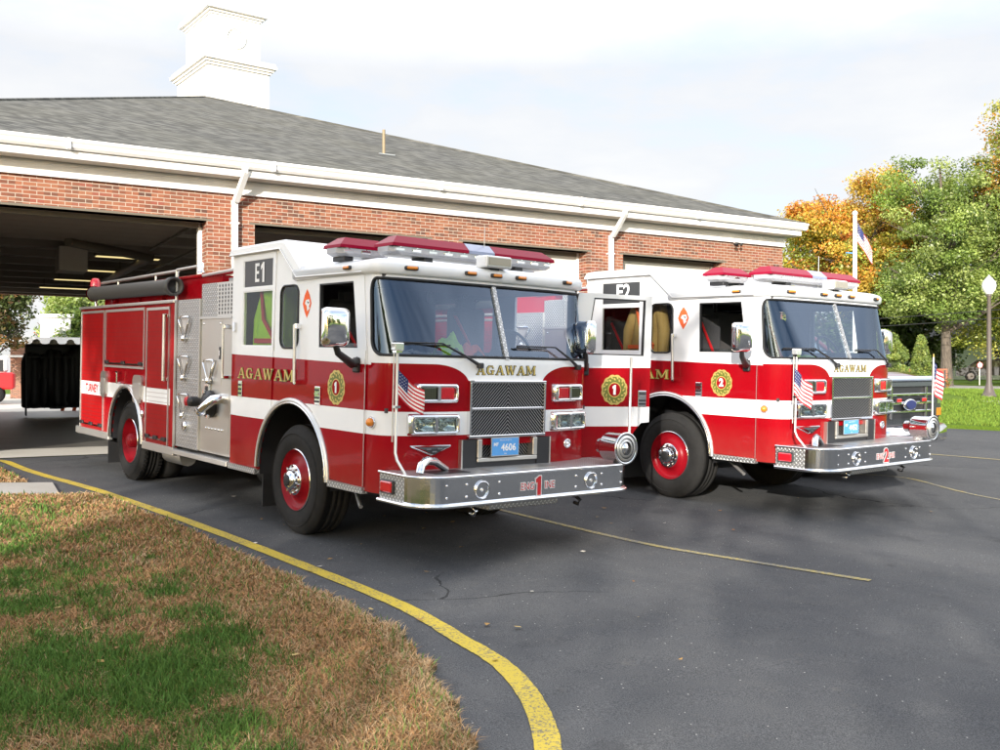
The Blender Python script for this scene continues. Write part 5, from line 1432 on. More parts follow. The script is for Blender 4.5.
for a, c in bays: b.bx(a - .1, c + .1, -.003, .30, 4.13, 4.17, 'lintel')
for a, c in bays:
    b.bx(a - .01, a + .06, .352, .47, 0, 4.13, 'trim'); b.bx(c - .06, c + .01, .352, .47, 0, 4.13, 'trim'); b.bx(a, c, .352, .47, 4.05, 4.128, 'lintel')
b.build('door_frame', ST)
for i in (2, 3):
    a, c = bays[i]; b = MB()
    for k in range(7):
        b.bx(a + .06, c - .06, .40, .44, .02 + k * .58, .59 + k * .58, 'door', bev=.012)
        for j in range(4):
            x0 = a + .12 + j * (c - a - .12) / 4; b.bx(x0 + .06, x0 + (c - a - .12) / 4 - .1, .39, .402, .12 + k * .58, .50 + k * .58, 'door', bev=.005)
    b.build('garage_door', ST)
for i in (0, 1):      # raised door on its tracks under the ceiling
    a, c = bays[i]; b = MB()
    for k in range(6): b.bx(a + .08, c - .08, .75 + k * .62, 1.34 + k * .62, 4.17, 4.205, 'inwall')
    for x in (a + .02, c - .06): b.bx(x, x + .04, .5, 4.8, 4.12, 4.17, 'lintel'); b.bx(x, x + .04, .48, .52, .1, 4.15, 'lintel')
    b.build('raised_garage_door', ST)
b = MB()
b.bx(UL + .3, UR - .3, .352, WB - .3, 4.5, 4.56, 'ceil')
for k in range(11): b.bx(UL + .3, UR - .3, 1.2 + k * 1.95, 1.32 + k * 1.95, 4.32, 4.5, 'beam')
b.build('ceiling', ST)
for (x, y) in [(1.9, 7.1), (1.7, 10.6), (1.7, 13.7), (1.6, 16.8), (5.2, 3.0), (5.2, 9.0), (5.2, 15)]:
    b = MB(); b.bx(x - .75, x + .75, y - .13, y + .13, 4.20, 4.26, 'lintel'); b.bx(x - .72, x + .72, y - .11, y + .11, 4.185, 4.198, 'tubelight')
    for dx in (-.6, .6): b.bx(x + dx - .01, x + dx + .01, y - .01, y + .01, 4.26, 4.5, 'lintel')
    b.build('ceiling_light', ST)
b = MB(); b.bx(2.6, 2.66, .8, 16, 4.0, 4.05, 'lintel'); b.tube([(0.2, 4, 4.1), (2.2, 6, 4.1), (2.2, 14, 4.1)], .1, 'lintel', 8); b.bx(.3, .9, 6.4, 7.2, 3.75, 4.3, 'ceil'); b.tube([(-1, 5.5, 4.0), (-1, 15, 4.0)], .06, 'ceil', 8); b.build('exhaust_duct', ST)
# cornice
b = MB(); G = .62; z = 4.65
def run(w0, w1, z0, z1, m, b=b):
    b.bx(UL - G, UR + G, -w1, -w0, z0, z1, m)
b.bx(UL - .03, UR + .03, -.045, -.002, 4.66, 4.90, 'trim'); b.bx(UL - .045, UR + .045, -.07, -.002, 4.645, 4.675, 'trim'); b.bx(UL - .05, UR + .05, -.075, -.002, 4.84, 4.86, 'trim')
b.bx(UR + .002, UR + .045, -.002, WB, 4.66, 4.90, 'trim'); b.bx(UR + .002, UR + .07, 0, WB, 4.645, 4.675, 'trim')
b.build('frieze_board', ST)
b = MB(); b.panel([(UL - .40, -.40), (UR + .16, -.40), (UR + .16, WB + .40), (UL - .40, WB + .40)], [], lambda p, q, d: Vector((p, q, 4.905 + d)), .02, 'soffit'); b.build('soffit', ST)
b = MB()
b.bx(UL - .45, UR + .20, -.45, -.405, 4.895, 5.03, 'trim', bev=.01); b.bx(UR + .165, UR + .20, -.40, WB + .45, 4.895, 5.03, 'trim', bev=.01)
b.build('fascia', ST)
b = MB()
pf = [(.455, 5.03), (.51, 5.03), (.55, 5.07), (.55, 5.12), (.585, 5.155), (.585, 5.20), (.56, 5.20), (.56, 5.175), (.455, 5.175)]
n_ = len(pf)
for vs in ([(x, -p, q) for x in (UL - .50, UR + .32) for p, q in pf], [(UR - .26 + p, y, q) for y in (-.55, WB + .45) for p, q in pf]):
    b.add(vs, [(k, (k + 1) % n_, n_ + (k + 1) % n_, n_ + k) for k in range(n_)] + [list(range(n_)), list(range(n_, 2 * n_))], 'trim')
for k in range(1, 6): b.bx(UL + k * 3.4, UL + k * 3.4 + .05, -.592, -.452, 5.028, 5.206, 'trim')
b.build('gutter', ST)
for u in (2.50, 11.05):
    b = MB()
    def dsp(pts, b=b):
        for p, q in zip(pts, pts[1:]):
            p, q = Vector(p), Vector(q); d = (q - p); L = d.length; mid = (p + q) / 2
            b.box(mid, (.105, .075, L + .03), 'trim', rx=math.atan2(-d.y, d.z) if True else 0, bev=.008)
    dsp([(u + .05, -.52, 5.04), (u + .08, -.48, 4.96)]); 
    # sloping elbow and drop
    p, q = Vector((u + .09, -.50, 4.99)), Vector((u, -.14, 4.50)); d = q - p
    rot = d.to_track_quat('Z', 'Y').to_matrix(); vs = [p + rot @ Vector((a, c, 0)) for a, c in ((-.052, -.038), (.052, -.038), (.052, .038), (-.052, .038))] + [q + rot @ Vector((a, c, 0)) for a, c in ((-.052, -.038), (.052, -.038), (.052, .038), (-.052, .038))]
    b.add(vs, [(0, 1, 5, 4), (1, 2, 6, 5), (2, 3, 7, 6), (3, 0, 4, 7), (0, 3, 2, 1), (4, 5, 6, 7)], 'trim')
    b.bx(u - .055, u + .055, -.115, -.035, .1, 4.53, 'trim', bev=.006)
    for zz in (1.0, 2.6, 4.1): b.bx(u - .075, u + .075, -.12, -.002, zz, zz + .03, 'trim')
    b.build('downspout', ST)
# hipped roof
b = MB(); e = .55; z0 = 5.185; P_ = (4.95, 12.0, 9.75)
cx0, cx1, cy0, cy1 = UL - e, UR + .22, -e, WB + e
P2_ = (4.95, 14.5, 9.75)
V = [(cx0, cy0, z0), (cx1, cy0, z0), (cx1, cy1, z0), (cx0, cy1, z0), P_, P2_]
b.add(V, [(0, 1, 4), (1, 2, 5, 4), (2, 3, 5), (3, 0, 4, 5)], 'shingle'); b.add([(x, y, z - .03) for x, y, z in V[:4]], [(3, 2, 1, 0)], 'trim')
# ridge caps
for a, c in ((0, 4), (1, 4), (2, 5), (3, 5), (4, 5)):
    b.tube([Vector(V[a]) + Vector((0, 0, .0)), Vector(V[c])], .045, 'shingle', 6)
rf = b.build('roof', ST)
b = MB(); b.tube([(6.9, 3.2, 6.4), (6.9, 3.2, 7.10)], .036, M['copper'] if 'copper' in M else mat('vent_pipe', (.26, .20, .12), .6), 10); b.bx(6.7, 7.1, 3.0, 3.4, 6.48, 6.50, 'alu'); b.build('vent_pipe', rf)
# cupola on the ridge
CP = bpy.data.objects.new('cupola', None)
def rbx(b, hx, hy, z0, z1, m, bev=0):
    b.box((6.22, 14.82, (z0 + z1) / 2 + .22), (2 * hx, 2 * hy, z1 - z0), m, rz=R(6), bev=bev)
b = MB()
rbx(b, 1.02, 1.45, 7.9, 11.17, 'trim'); 
for g, z1, z2 in ((.06, 10.42, 10.50), (.12, 10.50, 10.58), (.20, 10.58, 10.68), (.16, 10.68, 10.76)): rbx(b, 1.02 + g, 1.45 + g, z1 + .55, z2 + .55, 'trim')
rbx(b, .82, 1.18, 11.3, 12.97, 'trim')
for g, z1, z2 in ((.04, 11.98, 12.05), (.10, 12.05, 12.13), (.20, 12.13, 12.24), (.17, 12.24, 12.32), (.05, 12.32, 12.5)): rbx(b, .82 + g, 1.18 + g, z1 + .72, z2 + .72, 'trim')
for sx in (-.76, .76): b.box(Vector((6.22, 14.82, 12.22)) + Matrix.Rotation(R(6), 3, 'Z') @ Vector((sx, -1.19, 0)), (.10, .03, 1.3), 'trim', rz=R(6))
cp = b.build('cupola', ST)
b = MB(); cc = Vector((6.22, 14.82, 12.27)) + Matrix.Rotation(R(6), 3, 'Z') @ Vector((0, -1.19, 0))
b.lathe([(.34, 0), (.34, .03), (.29, .03), (.29, .0)], cc, Matrix.Rotation(R(6), 3, 'Z') @ Vector((0, -1, 0)), 'trim', 32)
for k in range(7): 
    zz = -.24 + k * .08; w = 2 * math.sqrt(max(0, .28 ** 2 - zz ** 2)); b.box(cc + Vector((0, -.01, zz)), (w, .03, .05), 'trim', rz=R(6), rx=R(35))
b.build('round_louver', cp)
b = MB(); b.box((14.86, -.14, 4.66), (.09, .14, .09), 'trim', bev=.02); b.lathe([(.03, 0), (.055, .06), (.0, .06)], (14.80, -.2, 4.60), (-.4, -.6, -.5), 'black', 12); b.lathe([(.03, 0), (.055, .06), (.0, .06)], (14.94, -.2, 4.60), (.4, -.6, -.5), 'black', 12); b.build('security_light', ST)
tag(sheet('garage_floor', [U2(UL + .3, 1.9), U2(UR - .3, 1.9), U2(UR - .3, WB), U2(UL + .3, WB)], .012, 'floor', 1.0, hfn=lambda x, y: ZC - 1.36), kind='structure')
tag(sheet('sunlit_floor_strip', [U2(UL + .3, .02), U2(UR - .3, .02), U2(UR - .3, 1.9), U2(UL + .3, 1.9)], .014, 'concrete', 1.0, hfn=lambda x, y: ZC - 1.36), kind='structure')  # paler concrete strip stands for sun falling in at the bay mouth

# ------------------------------------------------------------------ things seen through the open bay
def at_floor(x, y): return ZC - 1.36 + .012
t = empty('gear_rack', (-14.35, 31.0, at_floor(0, 0)), 'tall rack hung with black coats near the rear door of the bay', 'gear rack'); t.rotation_euler = (0, 0, R(28))
b = MB()
for sx in (-.8, .8):
    for sy in (-.3, .3): b.bx(sx - .02, sx + .02, sy - .02, sy + .02, .06, 2.3, 'black')
for z in (.3, 1.9, 2.3): b.bx(-.8, .8, -.3, -.27, z, z + .03, 'black'); b.bx(-.8, .8, .27, .3, z, z + .03, 'black')
b.bx(-.82, .82, -.32, .32, 2.3, 2.33, 'black'); b.bx(-.79, .79, .24, .26, .3, 2.3, 'black'); b.build('frame', t)
for k in range(8):
    b = MB(); x = -.72 + k * .205 + random.uniform(-.05, .05); q_ = random.uniform(.90, 1.12)
    b.lathe([(r_ * random.uniform(.8, 1.2), h_ * q_ if h_ > 1 else h_ * random.uniform(.6, 1.8)) for r_, h_ in ((.05, 2.22), (.14, 2.18), (.20, 1.9), (.22, 1.3), (.24, .30), (.2, .28))] + [(0, .28)], (x, -.05, 0), (0, 0, 1), 'ink', 10); b.tube([(x - .1, -.1, 1.8), (x - .16, -.2, 1.2)], [.06, .05], 'ink', 6); b.tube([(x + .1, -.1, 1.8), (x + .12, -.2, 1.2)], [.06, .05], 'ink', 6); b.build('coat', t)
for k, (x, s) in enumerate(((-.5, 'on the left of'), (.0, 'in the middle of'), (.5, 'on the right of'))):
    hl = MB(); ca, sa = math.cos(R(28)), math.sin(R(28)); p = (-14.35 + ca * x, 31.0 + sa * x, at_floor(0, 0) + 2.33)
    hl.lathe([(.19, 0), (.17, .02), (.12, .05), (.10, .12), (.05, .16), (0, .17)], p, (0, 0, 1), 'whitelet', 16); hl.box((p[0], p[1], p[2] + .13), (.03, .22, .04), 'whitelet')
    tag(hl.build('helmet'), 'white helmet %s the black gear rack top' % s, 'helmet', 'helmets on the gear rack')
# low brick shed behind
t = empty('brick_shed', (-25.0, 58, gz(-25.0, 58) - .1), 'low brick building with white fascia behind the rear lot', 'building'); t.rotation_euler = (0, 0, R(20))
b = MB(); b.bx(-4, 5, 0, 6, 0, 3.3, 'brick'); b.build('wall', t); b = MB(); b.bx(-4.2, 5.2, -.2, 6.2, 3.3, 3.7, 'trim'); b.bx(-4.3, 5.3, -.3, 6.3, 2.5, 2.62, 'trim'); b.build('roof', t)
b = MB(); b.bx(-3, 1.5, -.01, .05, .1, 2.2, 'black'); b.build('window', t)
b = MB(); b.bx(-2.6, -.9, 2, 4, 3.7, 5.0, 'trim'); b.bx(-2.8, -.7, 1.8, 4.2, 5.0, 5.2, 'trim'); b.build('roof_hatch', t)
# barricade
t = empty('barricade', (-16.1, 36.4, gz(-16.1, 36.4)), 'orange and yellow slanted barricade behind the rear doorway', 'barricade')
for s in (-1, 1):
    b = MB(); b.box((s * .22, 0, .72), (.12, .05, 1.5), M['gold2'] if 'gold2' in M else 'orange', ry=R(16)); b.box((s * .22 + .13, -.01, .72), (.10, .05, 1.45), M['lime'], ry=R(16)) if False else None; b.build('leg', t)
M['yel'] = mat('yellow_paint', (.75, .50, .03), .5)
for zz, ww, hh, mm in ((.95, .62, .16, 'yel'), (1.35, .5, .2, 'redlet'), (.42, .62, .12, 'yel')): b = MB(); b.box((0, -.04, zz), (ww, .03, hh), mm); b.build('board', t)
# utility truck in the rear lot
t = empty('rescue_truck', (-26.0, 45, gz(-26.0, 45) - .02), 'red and white rescue truck in the rear lot', 'truck'); t.rotation_euler = (0, 0, R(25))
b = MB(); b.bx(-2.6, 1.6, -1.1, 1.1, .7, 2.1, 'redlet', bev=.05); b.bx(-2.6, 1.6, -1.12, 1.12, 1.25, 1.5, 'whitelet'); b.build('body', t)
b = MB(); b.bx(1.6, 3.0, -1.05, 1.05, .7, 1.5, 'redlet', bev=.08); b.bx(1.7, 2.7, -.98, .98, 1.5, 2.25, 'whitelet', bev=.1); b.bx(1.85, 2.55, -1.0, 1.0, 1.55, 2.1, 'black'); b.build('cab', t)
b = MB(); b.bx(-2.4, 1.2, -.9, .9, 2.1, 2.5, 'alu', bev=.05); b.tube([(-2.4, -.8, 2.7), (1.2, -.8, 2.7)], .04, 'alu', 6); b.tube([(-2.4, .8, 2.7), (1.2, .8, 2.7)], .04, 'alu', 6); b.build('ladder_rack', t)
for x in (-1.8, 2.1):
    for s in (-1, 1): b = MB(); b.lathe([(.25, 0), (.45, .0), (.48, -.05), (.48, -.25), (0, -.26)], (x, s * 1.1, .47), (0, s, 0), 'tyre', 20); b.lathe([(.25, 0), (.1, -.04), (0, -.04)], (x, s * 1.1, .47), (0, s, 0), 'alu', 16); b.build('wheel', t)

# ------------------------------------------------------------------ street furniture on the right
t = empty('street_lamp', (16.42, 32.38, gz(16.42, 32.38) + .09), 'dark post lamp with white acorn globe on the lawn', 'street lamp')
M['post'] = mat('bronze_post_paint', (.10, .08, .07), .5)
b = MB(); b.lathe([(.24, 0), (.24, .06), (.20, .10), (.17, .18), (.115, .36), (.10, .45), (.085, .50), (.078, 1.6), (.062, 3.35), (.075, 3.38), (.09, 3.42), (.07, 3.46), (0, 3.46)], (0, 0, 0), (0, 0, 1), 'post', 20); b.build('post', t)
M['globe'] = mat('white_globe', (.85, .84, .82), .3)
b = MB(); b.lathe([(.10, 3.46), (.13, 3.50), (.20, 3.62), (.225, 3.74), (.20, 3.86), (.15, 3.93), (.13, 3.96), (.10, 4.0), (.05, 4.05), (.02, 4.09), (0, 4.12)], (0, 0, 0), (0, 0, 1), 'globe', 24); b.lathe([(.215, 3.84), (.218, 3.86), (.17, 3.93)], (0, 0, 0), (0, 0, 1), 'post', 24) if False else None; b.build('globe', t)
t = empty('flagpole', (11.85, 32.2, gz(11.85, 32.2)), 'white flagpole carrying a drooping stars and stripes flag', 'flagpole')
b = MB(); b.lathe([(.14, 0), (.13, .1), (.085, .12), (.06, 6.15), (.05, 6.17), (.09, 6.21), (.09, 6.25), (.05, 6.31), (0, 6.32)], (0, 0, 0), (0, 0, 1), 'trim', 16); b.build('pole', t)
flag_mesh(t, lambda u, v, d: Vector((.09 + u * .42 + d * .3, d * .9 - u * .2, 5.95 - v * .72 - u * .95 + u * v * .2)), 1.0, .95, wave=.20)
b = MB(); b.tube([(0, 0, 4.9), (-.3, 0, 4.92)], .02, 'blueplate', 6); b.build('cleat', t)
t = empty('park_bench', (18.9, 42.9, gz(18.9, 42.9) + .04), 'reddish wooden slat bench beside the far street', 'bench'); t.rotation_euler = (0, 0, R(-28))
M['benchwood'] = mat('bench_wood', (.36, .11, .05), .6)
b = MB()
for k in range(4): b.bx(-.9, .9, -.25 + k * .12, -.16 + k * .12, .43, .46, 'benchwood')
b.build('seat', t); b = MB()
for k in range(4): b.bx(-.9, .9, .24 + k * .02, .27 + k * .02, .55 + k * .11, .63 + k * .11, 'benchwood')
b.build('backrest', t)
for x in (-.8, .8): b = MB(); b.bx(x - .03, x + .03, -.24, -.18, 0, .43, 'black'); b.bx(x - .03, x + .03, .2, .26, 0, .9, 'black'); b.bx(x - .03, x + .03, -.24, .24, .38, .43, 'black'); b.build('leg', t)
# flower bed
cl = [(rng.uniform(-1.1, 1.1), rng.uniform(-.3, .3), rng.uniform(.1, .5), .16, None) for _ in range(60)]
t = empty('flower_bed', (20.2, 45.6, gz(20.2, 45.6) + .0), 'bed of orange flowers at the foot of the pale green tree', 'flower bed')
leaves(t, 'flowers', cl, 60, .06, [(.45, .16, .04), (.40, .09, .05), (.12, .2, .03), (.16, .22, .05)], 1.0)
# pale house
t = empty('pale_house', (37.5, 73, gz(37.5, 73) - .1), 'pale green clapboard house behind the trees', 'house'); t.rotation_euler = (0, 0, R(-24))
def _clap(T, b):
    x, y, z = T.sep(T.coord('Object')); f = T.m('FRACT', T.m('DIVIDE', z, .14)); T.lk(T.mix(T.m('LESS_THAN', f, .12), (.36, .42, .32, 1), (.20, .24, .18, 1)), b.inputs['Base Color'])
M['clap'] = mat('clapboard', (.30, .35, .28), .7, fn=_clap)
b = MB(); b.bx(-9, 6, 0, 8, 0, 3.2, 'clap'); b.add([(6, 0, 3.2), (6, 8, 3.2), (6, 4, 5.8), (-9, 0, 3.2), (-9, 8, 3.2), (-9, 4, 5.8)], [(0, 1, 2), (5, 4, 3)], 'clap'); b.build('wall', t)
b = MB(); b.add([(6.4, -.5, 3.0), (-9.4, -.5, 3.0), (-9.4, 4, 5.95), (6.4, 4, 5.95), (6.4, 8.5, 3.0), (-9.4, 8.5, 3.0)], [(0, 3, 2, 1), (3, 4, 5, 2)], 'shingle'); b.add([(6.4, -.5, 2.9), (-9.4, -.5, 2.9), (-9.4, 4, 5.85), (6.4, 4, 5.85), (6.4, 8.5, 2.9), (-9.4, 8.5, 2.9)], [(0, 1, 2, 3), (3, 2, 5, 4)], 'trim'); b.build('roof', t)
for x in (-7.0, -3.2, .4, 3.6):
    b = MB(); b.bx(x - .55, x + .55, -.06, -.005, .95, 2.35, 'trim'); w = b.build('window', t); b = MB()
    for j in range(2):
        for k in range(2): b.bx(x - .47 + j * .49, x - .02 + j * .49, -.075, -.062, 1.03 + k * .65, 1.62 + k * .65, 'black')
    b.build('pane', w)
# parked dark car far away
t = empty('parked_car', (31.5, 61.5, gz(31.5, 61.5)), 'dark car parked in front of the pale house', 'car'); t.rotation_euler = (0, 0, R(-25))
b = MB(); sec = [(-2.2, .35), (-2.2, .8), (-1.6, .88), (-1.0, 1.35), (.5, 1.38), (1.1, .9), (2.1, .78), (2.2, .4)]
b.panel(sec, [], lambda p, q, d: Vector((p, -.85 + d, q)), 1.7, 'ink'); b.build('body', t); b = MB(); b.panel([(-1.4, .9), (-.95, 1.28), (.42, 1.3), (.9, .92)], [], lambda p, q, d: Vector((p, -.87 + d, q)), 1.74, 'blacklens'); b.build('window', t)
for x in (-1.35, 1.35):
    for s in (-1, 1): b = MB(); b.lathe([(.2, 0), (.31, 0), (.33, -.04), (.33, -.2), (0, -.2)], (x, s * .88, .33), (0, s, 0), 'tyre', 16); b.lathe([(.2, .004), (0, .004)], (x, s * .88, .33), (0, s, 0), 'post', 12); b.build('wheel', t)
t = empty('round_sign', (26.6, 53.5, gz(26.6, 53.5)), 'small round white and red sign on a short post by the lamp', 'sign')
b = MB(); b.tube([(0, 0, 0), (0, 0, 1.3)], .03, 'alu', 8); b.build('post', t); b = MB(); b.lathe([(0, .0), (.17, .0), (.17, .02), (0, .02)], (0, -.04, 1.1), (0, -1, 0), 'redlet', 20); b.lathe([(0, .021), (.14, .021), (.14, .025), (0, .026)], (0, -.04, 1.1), (0, -1, 0), 'whitelet', 20); b.build('sign_face', t)
# utility pole with overhead wires
t = empty('utility_pole', (27.5, 43.0, gz(27.5, 43)), 'wooden utility pole beyond the right edge carrying overhead wires', 'utility pole')
b = MB(); b.tube([(0, 0, -.1), (0, 0, 6.6)], [.14, .10], 'bark', 12); b.bx(-.06, .06, -.9, .9, 6.0, 6.12, 'bark'); b.build('pole', t)
for zz in (3.75, 4.15):
    b = MB(); A = Vector((0, 0, zz)); B_ = Vector((-30, 24, zz - .2))
    b.tube([A.lerp(B_, k / 14) + Vector((0, 0, -2.2 * (k / 14) * (1 - k / 14))) for k in range(15)], .02, 'black', 5); b.build('wire', t)

# ------------------------------------------------------------------ pickup
def pickup():
    t = empty('pickup_truck', (0, 0, 0), 'maroon pickup truck with a big chrome grille beside the second engine', 'pickup truck')
    MR = mat('maroon_paint', (.09, .012, .018), .15, coat=1.0)
    b = MB(); W2 = 1.0
    prof = [(0, .62), (.02, 1.16), (-.05, 1.30), (-.35, 1.375), (-1.25, 1.43), (-1.30, 1.44), (-1.30, .62)]
    vs = []; 
    for x, g in ((-W2, .05), (-W2 + .08, .0), (-.35, -.02), (.35, -.02), (W2 - .08, .0), (W2, .05)):
        vs += [(x, y - g * (z > .7), z - g * (z > 1.2)) for y, z in prof]
    n = len(prof)
    b.add(vs, [(i * n + k, i * n + k + 1, (i + 1) * n + k + 1, (i + 1) * n + k) for i in range(5) for k in range(n - 1)], MR, True)
    for s in (-1, 1):
        ar = arch(cy=-.92, cz=.45, rx=.50, ry=.50, z0=.46); ar2 = arch(cy=-4.55, cz=.45, rx=.50, ry=.50, z0=.46)
        out = [(-5.6, .5), (ar2[0][0], .5)] + ar2 + [(ar[0][0], .5)] + ar + [(-.05, .5), (-.02, 1.10), (-.08, 1.25), (-1.30, 1.42), (-1.30, 1.30), (-5.6, 1.30)]
        b.panel(out, [], lambda p, q, d: Vector((s * (W2 + .005 - d), p, q)), .06, MR)
    b.bx(-W2, W2, -5.62, -5.56, .5, 1.3, MR)
    b.bx(-.95, .95, -3.6, -3.5, .6, 1.3, MR)
    bo = b.build('body', t)
    b = MB(); b.add([(x * s, y, z) for s in (1, -1) for x, y, z in ((.92, -1.35, 1.42), (.78, -2.0, 1.95), (.78, -3.4, 1.97), (.90, -3.6, 1.35))], [(1, 2, 6, 5)], MR)
    b.bx(-.80, .80, -3.45, -1.98, 1.93, 1.975, MR, bev=.02)
    for s in (-1, 1):
        for (y0, z0, y1, z1) in ((-1.35, 1.42, -2.0, 1.95), (-2.45, 1.38, -2.5, 1.95), (-3.55, 1.35, -3.4, 1.95)): b.tube([(s * .93, y0, z0), (s * .79, y1, z1)], .035, MR, 6)
    b.bx(-.9, .9, -3.5, -1.5, .7, 1.3, 'dark')
    b.build('cab', t)
    b = MB(); b.add([(.9, -1.37, 1.42), (-.9, -1.37, 1.42), (-.77, -1.99, 1.94), (.77, -1.99, 1.94)], [(0, 1, 2, 3)], 'windshield'); b.build('windshield', t)
    b = MB()
    for s in (-1, 1): b.add([(s * .925, -1.5, 1.40), (s * .79, -2.03, 1.92), (s * .79, -3.38, 1.92), (s * .92, -3.5, 1.36)], [(0, 1, 2, 3)], 'glass')
    b.build('side_window', t)
    # grille: chrome surround, bars and badge
    b = MB()
    b.bx(-.72, .72, .03, .05, .74, 1.25, 'black')
    b.panel([(-.74, .72), (.74, .72), (.74, 1.26), (-.74, 1.26)], [[(-.68, .785), (.68, .785), (.68, 1.205), (-.68, 1.205)]], lambda p, q, d: Vector((p, .10 - d - .02 * abs(p), q)), .05, 'darkchrome')
    for z in (.88, .99, 1.10): b.bx(-.68, .68, .055, .082, z - .018, z + .018, 'chrome', bev=.008)
    for x in (-.46, .46): b.bx(x - .016, x + .016, .055, .085, .79, 1.20, 'chrome', bev=.006)
    g = b.build('grille', t)
    b = MB(); b.lathe([(.10, .0), (.10, .012), (.085, .018), (0, .02)], (0, .088, .97), (0, 1, 0), 'chrome', 24); b.lathe([(.08, .02), (0, .022)], (0, .088, .97), (0, 1, 0), 'flagblue', 24)
    for v in range(len(b.v)): p = b.v[v]; b.v[v] = (p[0] * 1.7, p[1], .97 + (p[2] - .97) * .75)
    b.build('badge', g)
    for x in (-.33, .33): b = MB(); b.box((x, .10, 1.03), (.13, .03, .06), 'black', bev=.006); b.box((x, .112, 1.03), (.11, .02, .045), 'redlens', bev=.006); b.build('warning_light', g)
    for s in (-1, 1):
        b = MB(); b.box((s * .865, .0, .98), (.23, .10, .40), 'darkchrome', rz=-s * .15, bev=.03); b.box((s * .865, .045, 1.05), (.17, .03, .16), 'bowl', rz=-s * .15, bev=.03); b.box((s * .865, .045, .86), (.17, .03, .10), 'amber', rz=-s * .15, bev=.02); b.build('headlight', t)
        b = MB(); b.tube([(s * 1.0, -1.55, 1.35), (s * 1.18, -1.55, 1.40)], .02, 'black', 6); b.box((s * 1.26, -1.55, 1.50), (.20, .09, .32), 'chrome', bev=.03); b.build('mirror', t)
    b = MB(); b.add([(x, .09 - .06 * (abs(x) > .7), z) for x in (-1.0, -.74, .74, 1.0) for z in (1.27, 1.335)], [(0, 2, 3, 1), (2, 4, 5, 3), (4, 6, 7, 5)], 'bluerefl_chrome'); b.box((0, .0, 1.30), (1.9, .14, .05), 'bluerefl_chrome', bev=.015); b.build('hood_deflector', t)
    b = MB(); pl = [(-1.04, -.35), (-1.04, .02), (-.90, .16), (-.5, .21), (.5, .21), (.9, .16), (1.04, .02), (1.04, -.35)]
    vs = [(x, y, z) for z in (.46, .52, .66, .70) for x, y in [(p[0], p[1] - (.04 if z in (.46, .70) else 0)) for p in pl]]
    b.add(vs, [(j * 8 + k, j * 8 + k + 1, (j + 1) * 8 + k + 1, (j + 1) * 8 + k) for j in range(3) for k in range(7)] + [list(range(24, 32))], 'chrome', True); b.bx(-.5, .5, .19, .222, .5, .6, 'black')
    b.build('front_bumper', t)
    for y in (-.92, -4.55):
        for s in (-1, 1):
            b = MB(); b.lathe([(.24, -.02), (.30, .0), (.37, .01), (.41, -.03), (.42, -.08), (.42, -.24), (.3, -.26)], (s * 1.0, y, .42), (s, 0, 0), 'tyre', 32); o = b.build('wheel', t)
            b = MB(); b.lathe([(.24, -.01), (.22, -.05), (.08, -.03), (.06, .0), (0, .0)], (s * 1.0, y, .42), (s, 0, 0), 'chrome', 20); b.build('hub_cap', o)
    return t
M['darkchrome'] = mat('dark_chrome', (.16, .17, .19), .25, .9)
M['bluerefl_chrome'] = mat('chrome_blue_reflection', (.62, .70, .85), .3, .6)  # blue reflection put into the chrome colour
# ------------------------------------------------------------------ engines
e1 = make_engine('1', 'nearer red and white fire engine E1 with its driver door open', True); place_engine(e1, P1)
e2 = make_engine('2', 'farther red and white fire engine E2 with flags on both bumper corners', False); place_engine(e2, P2)
pk = pickup()
_m = e2.matrix_world @ Matrix.Translation((-3.05, .8, 0))
pk.location = _m.translation; pk.rotation_euler = e2.rotation_euler; pk.location.z = gz(pk.location.x, pk.location.y); pk.scale = (1.1, 1.1, 1.13)

def on_engine(e, o):
    """loose things inside a cab stay top-level: move their meshes into place"""
    o.location = e.location; o.rotation_euler = e.rotation_euler
def crumple(c, dims, m, seed, name, n=14):
    b = MB(); rs = random.Random(seed); vs = []
    for j in range(n + 1):
        for i in range(n + 1):
            u, v = i / n * 2 - 1, j / n * 2 - 1; rr = max(0, 1 - (u * u + v * v) * .75)
            vs.append((c[0] + u * dims[0] / 2 * (1 + .1 * math.sin(3 * v + seed)), c[1] + v * dims[1] / 2, c[2] + dims[2] * rr ** .6 * (.75 + .25 * math.sin(5 * u + seed) * math.cos(4 * v)) + rs.uniform(-.008, .008)))
    b.add(vs, [(j * (n + 1) + i, j * (n + 1) + i + 1, (j + 1) * (n + 1) + i + 1, (j + 1) * (n + 1) + i) for j in range(n) for i in range(n)], m, True)
    return b.build(name)
v1 = crumple((.40, 1.38, 1.76), (.26, .24, .24), 'lime', 3, 'safety_vest'); on_engine(e1, v1); tag(v1, 'bright lime safety vest bundled on the dashboard of the E1 engine', 'vest')
v2 = crumple((.14, 1.36, 1.76), (.24, .22, .16), 'orange', 5, 'gear_bag'); on_engine(e1, v2); tag(v2, 'orange bag beside the lime vest on the E1 dashboard', 'bag')
v3 = crumple((.82, 1.40, 1.76), (.42, .18, .06), 'clear', 8, 'map_folder'); on_engine(e1, v3); tag(v3, 'pale folder lying flat on the E1 dashboard', 'folder')
v4 = crumple((.45, 1.40, 1.76), (.38, .2, .05), 'lime', 9, 'safety_vest'); on_engine(e2, v4); tag(v4, 'flattened lime safety vest on the dashboard of the E2 engine', 'vest')
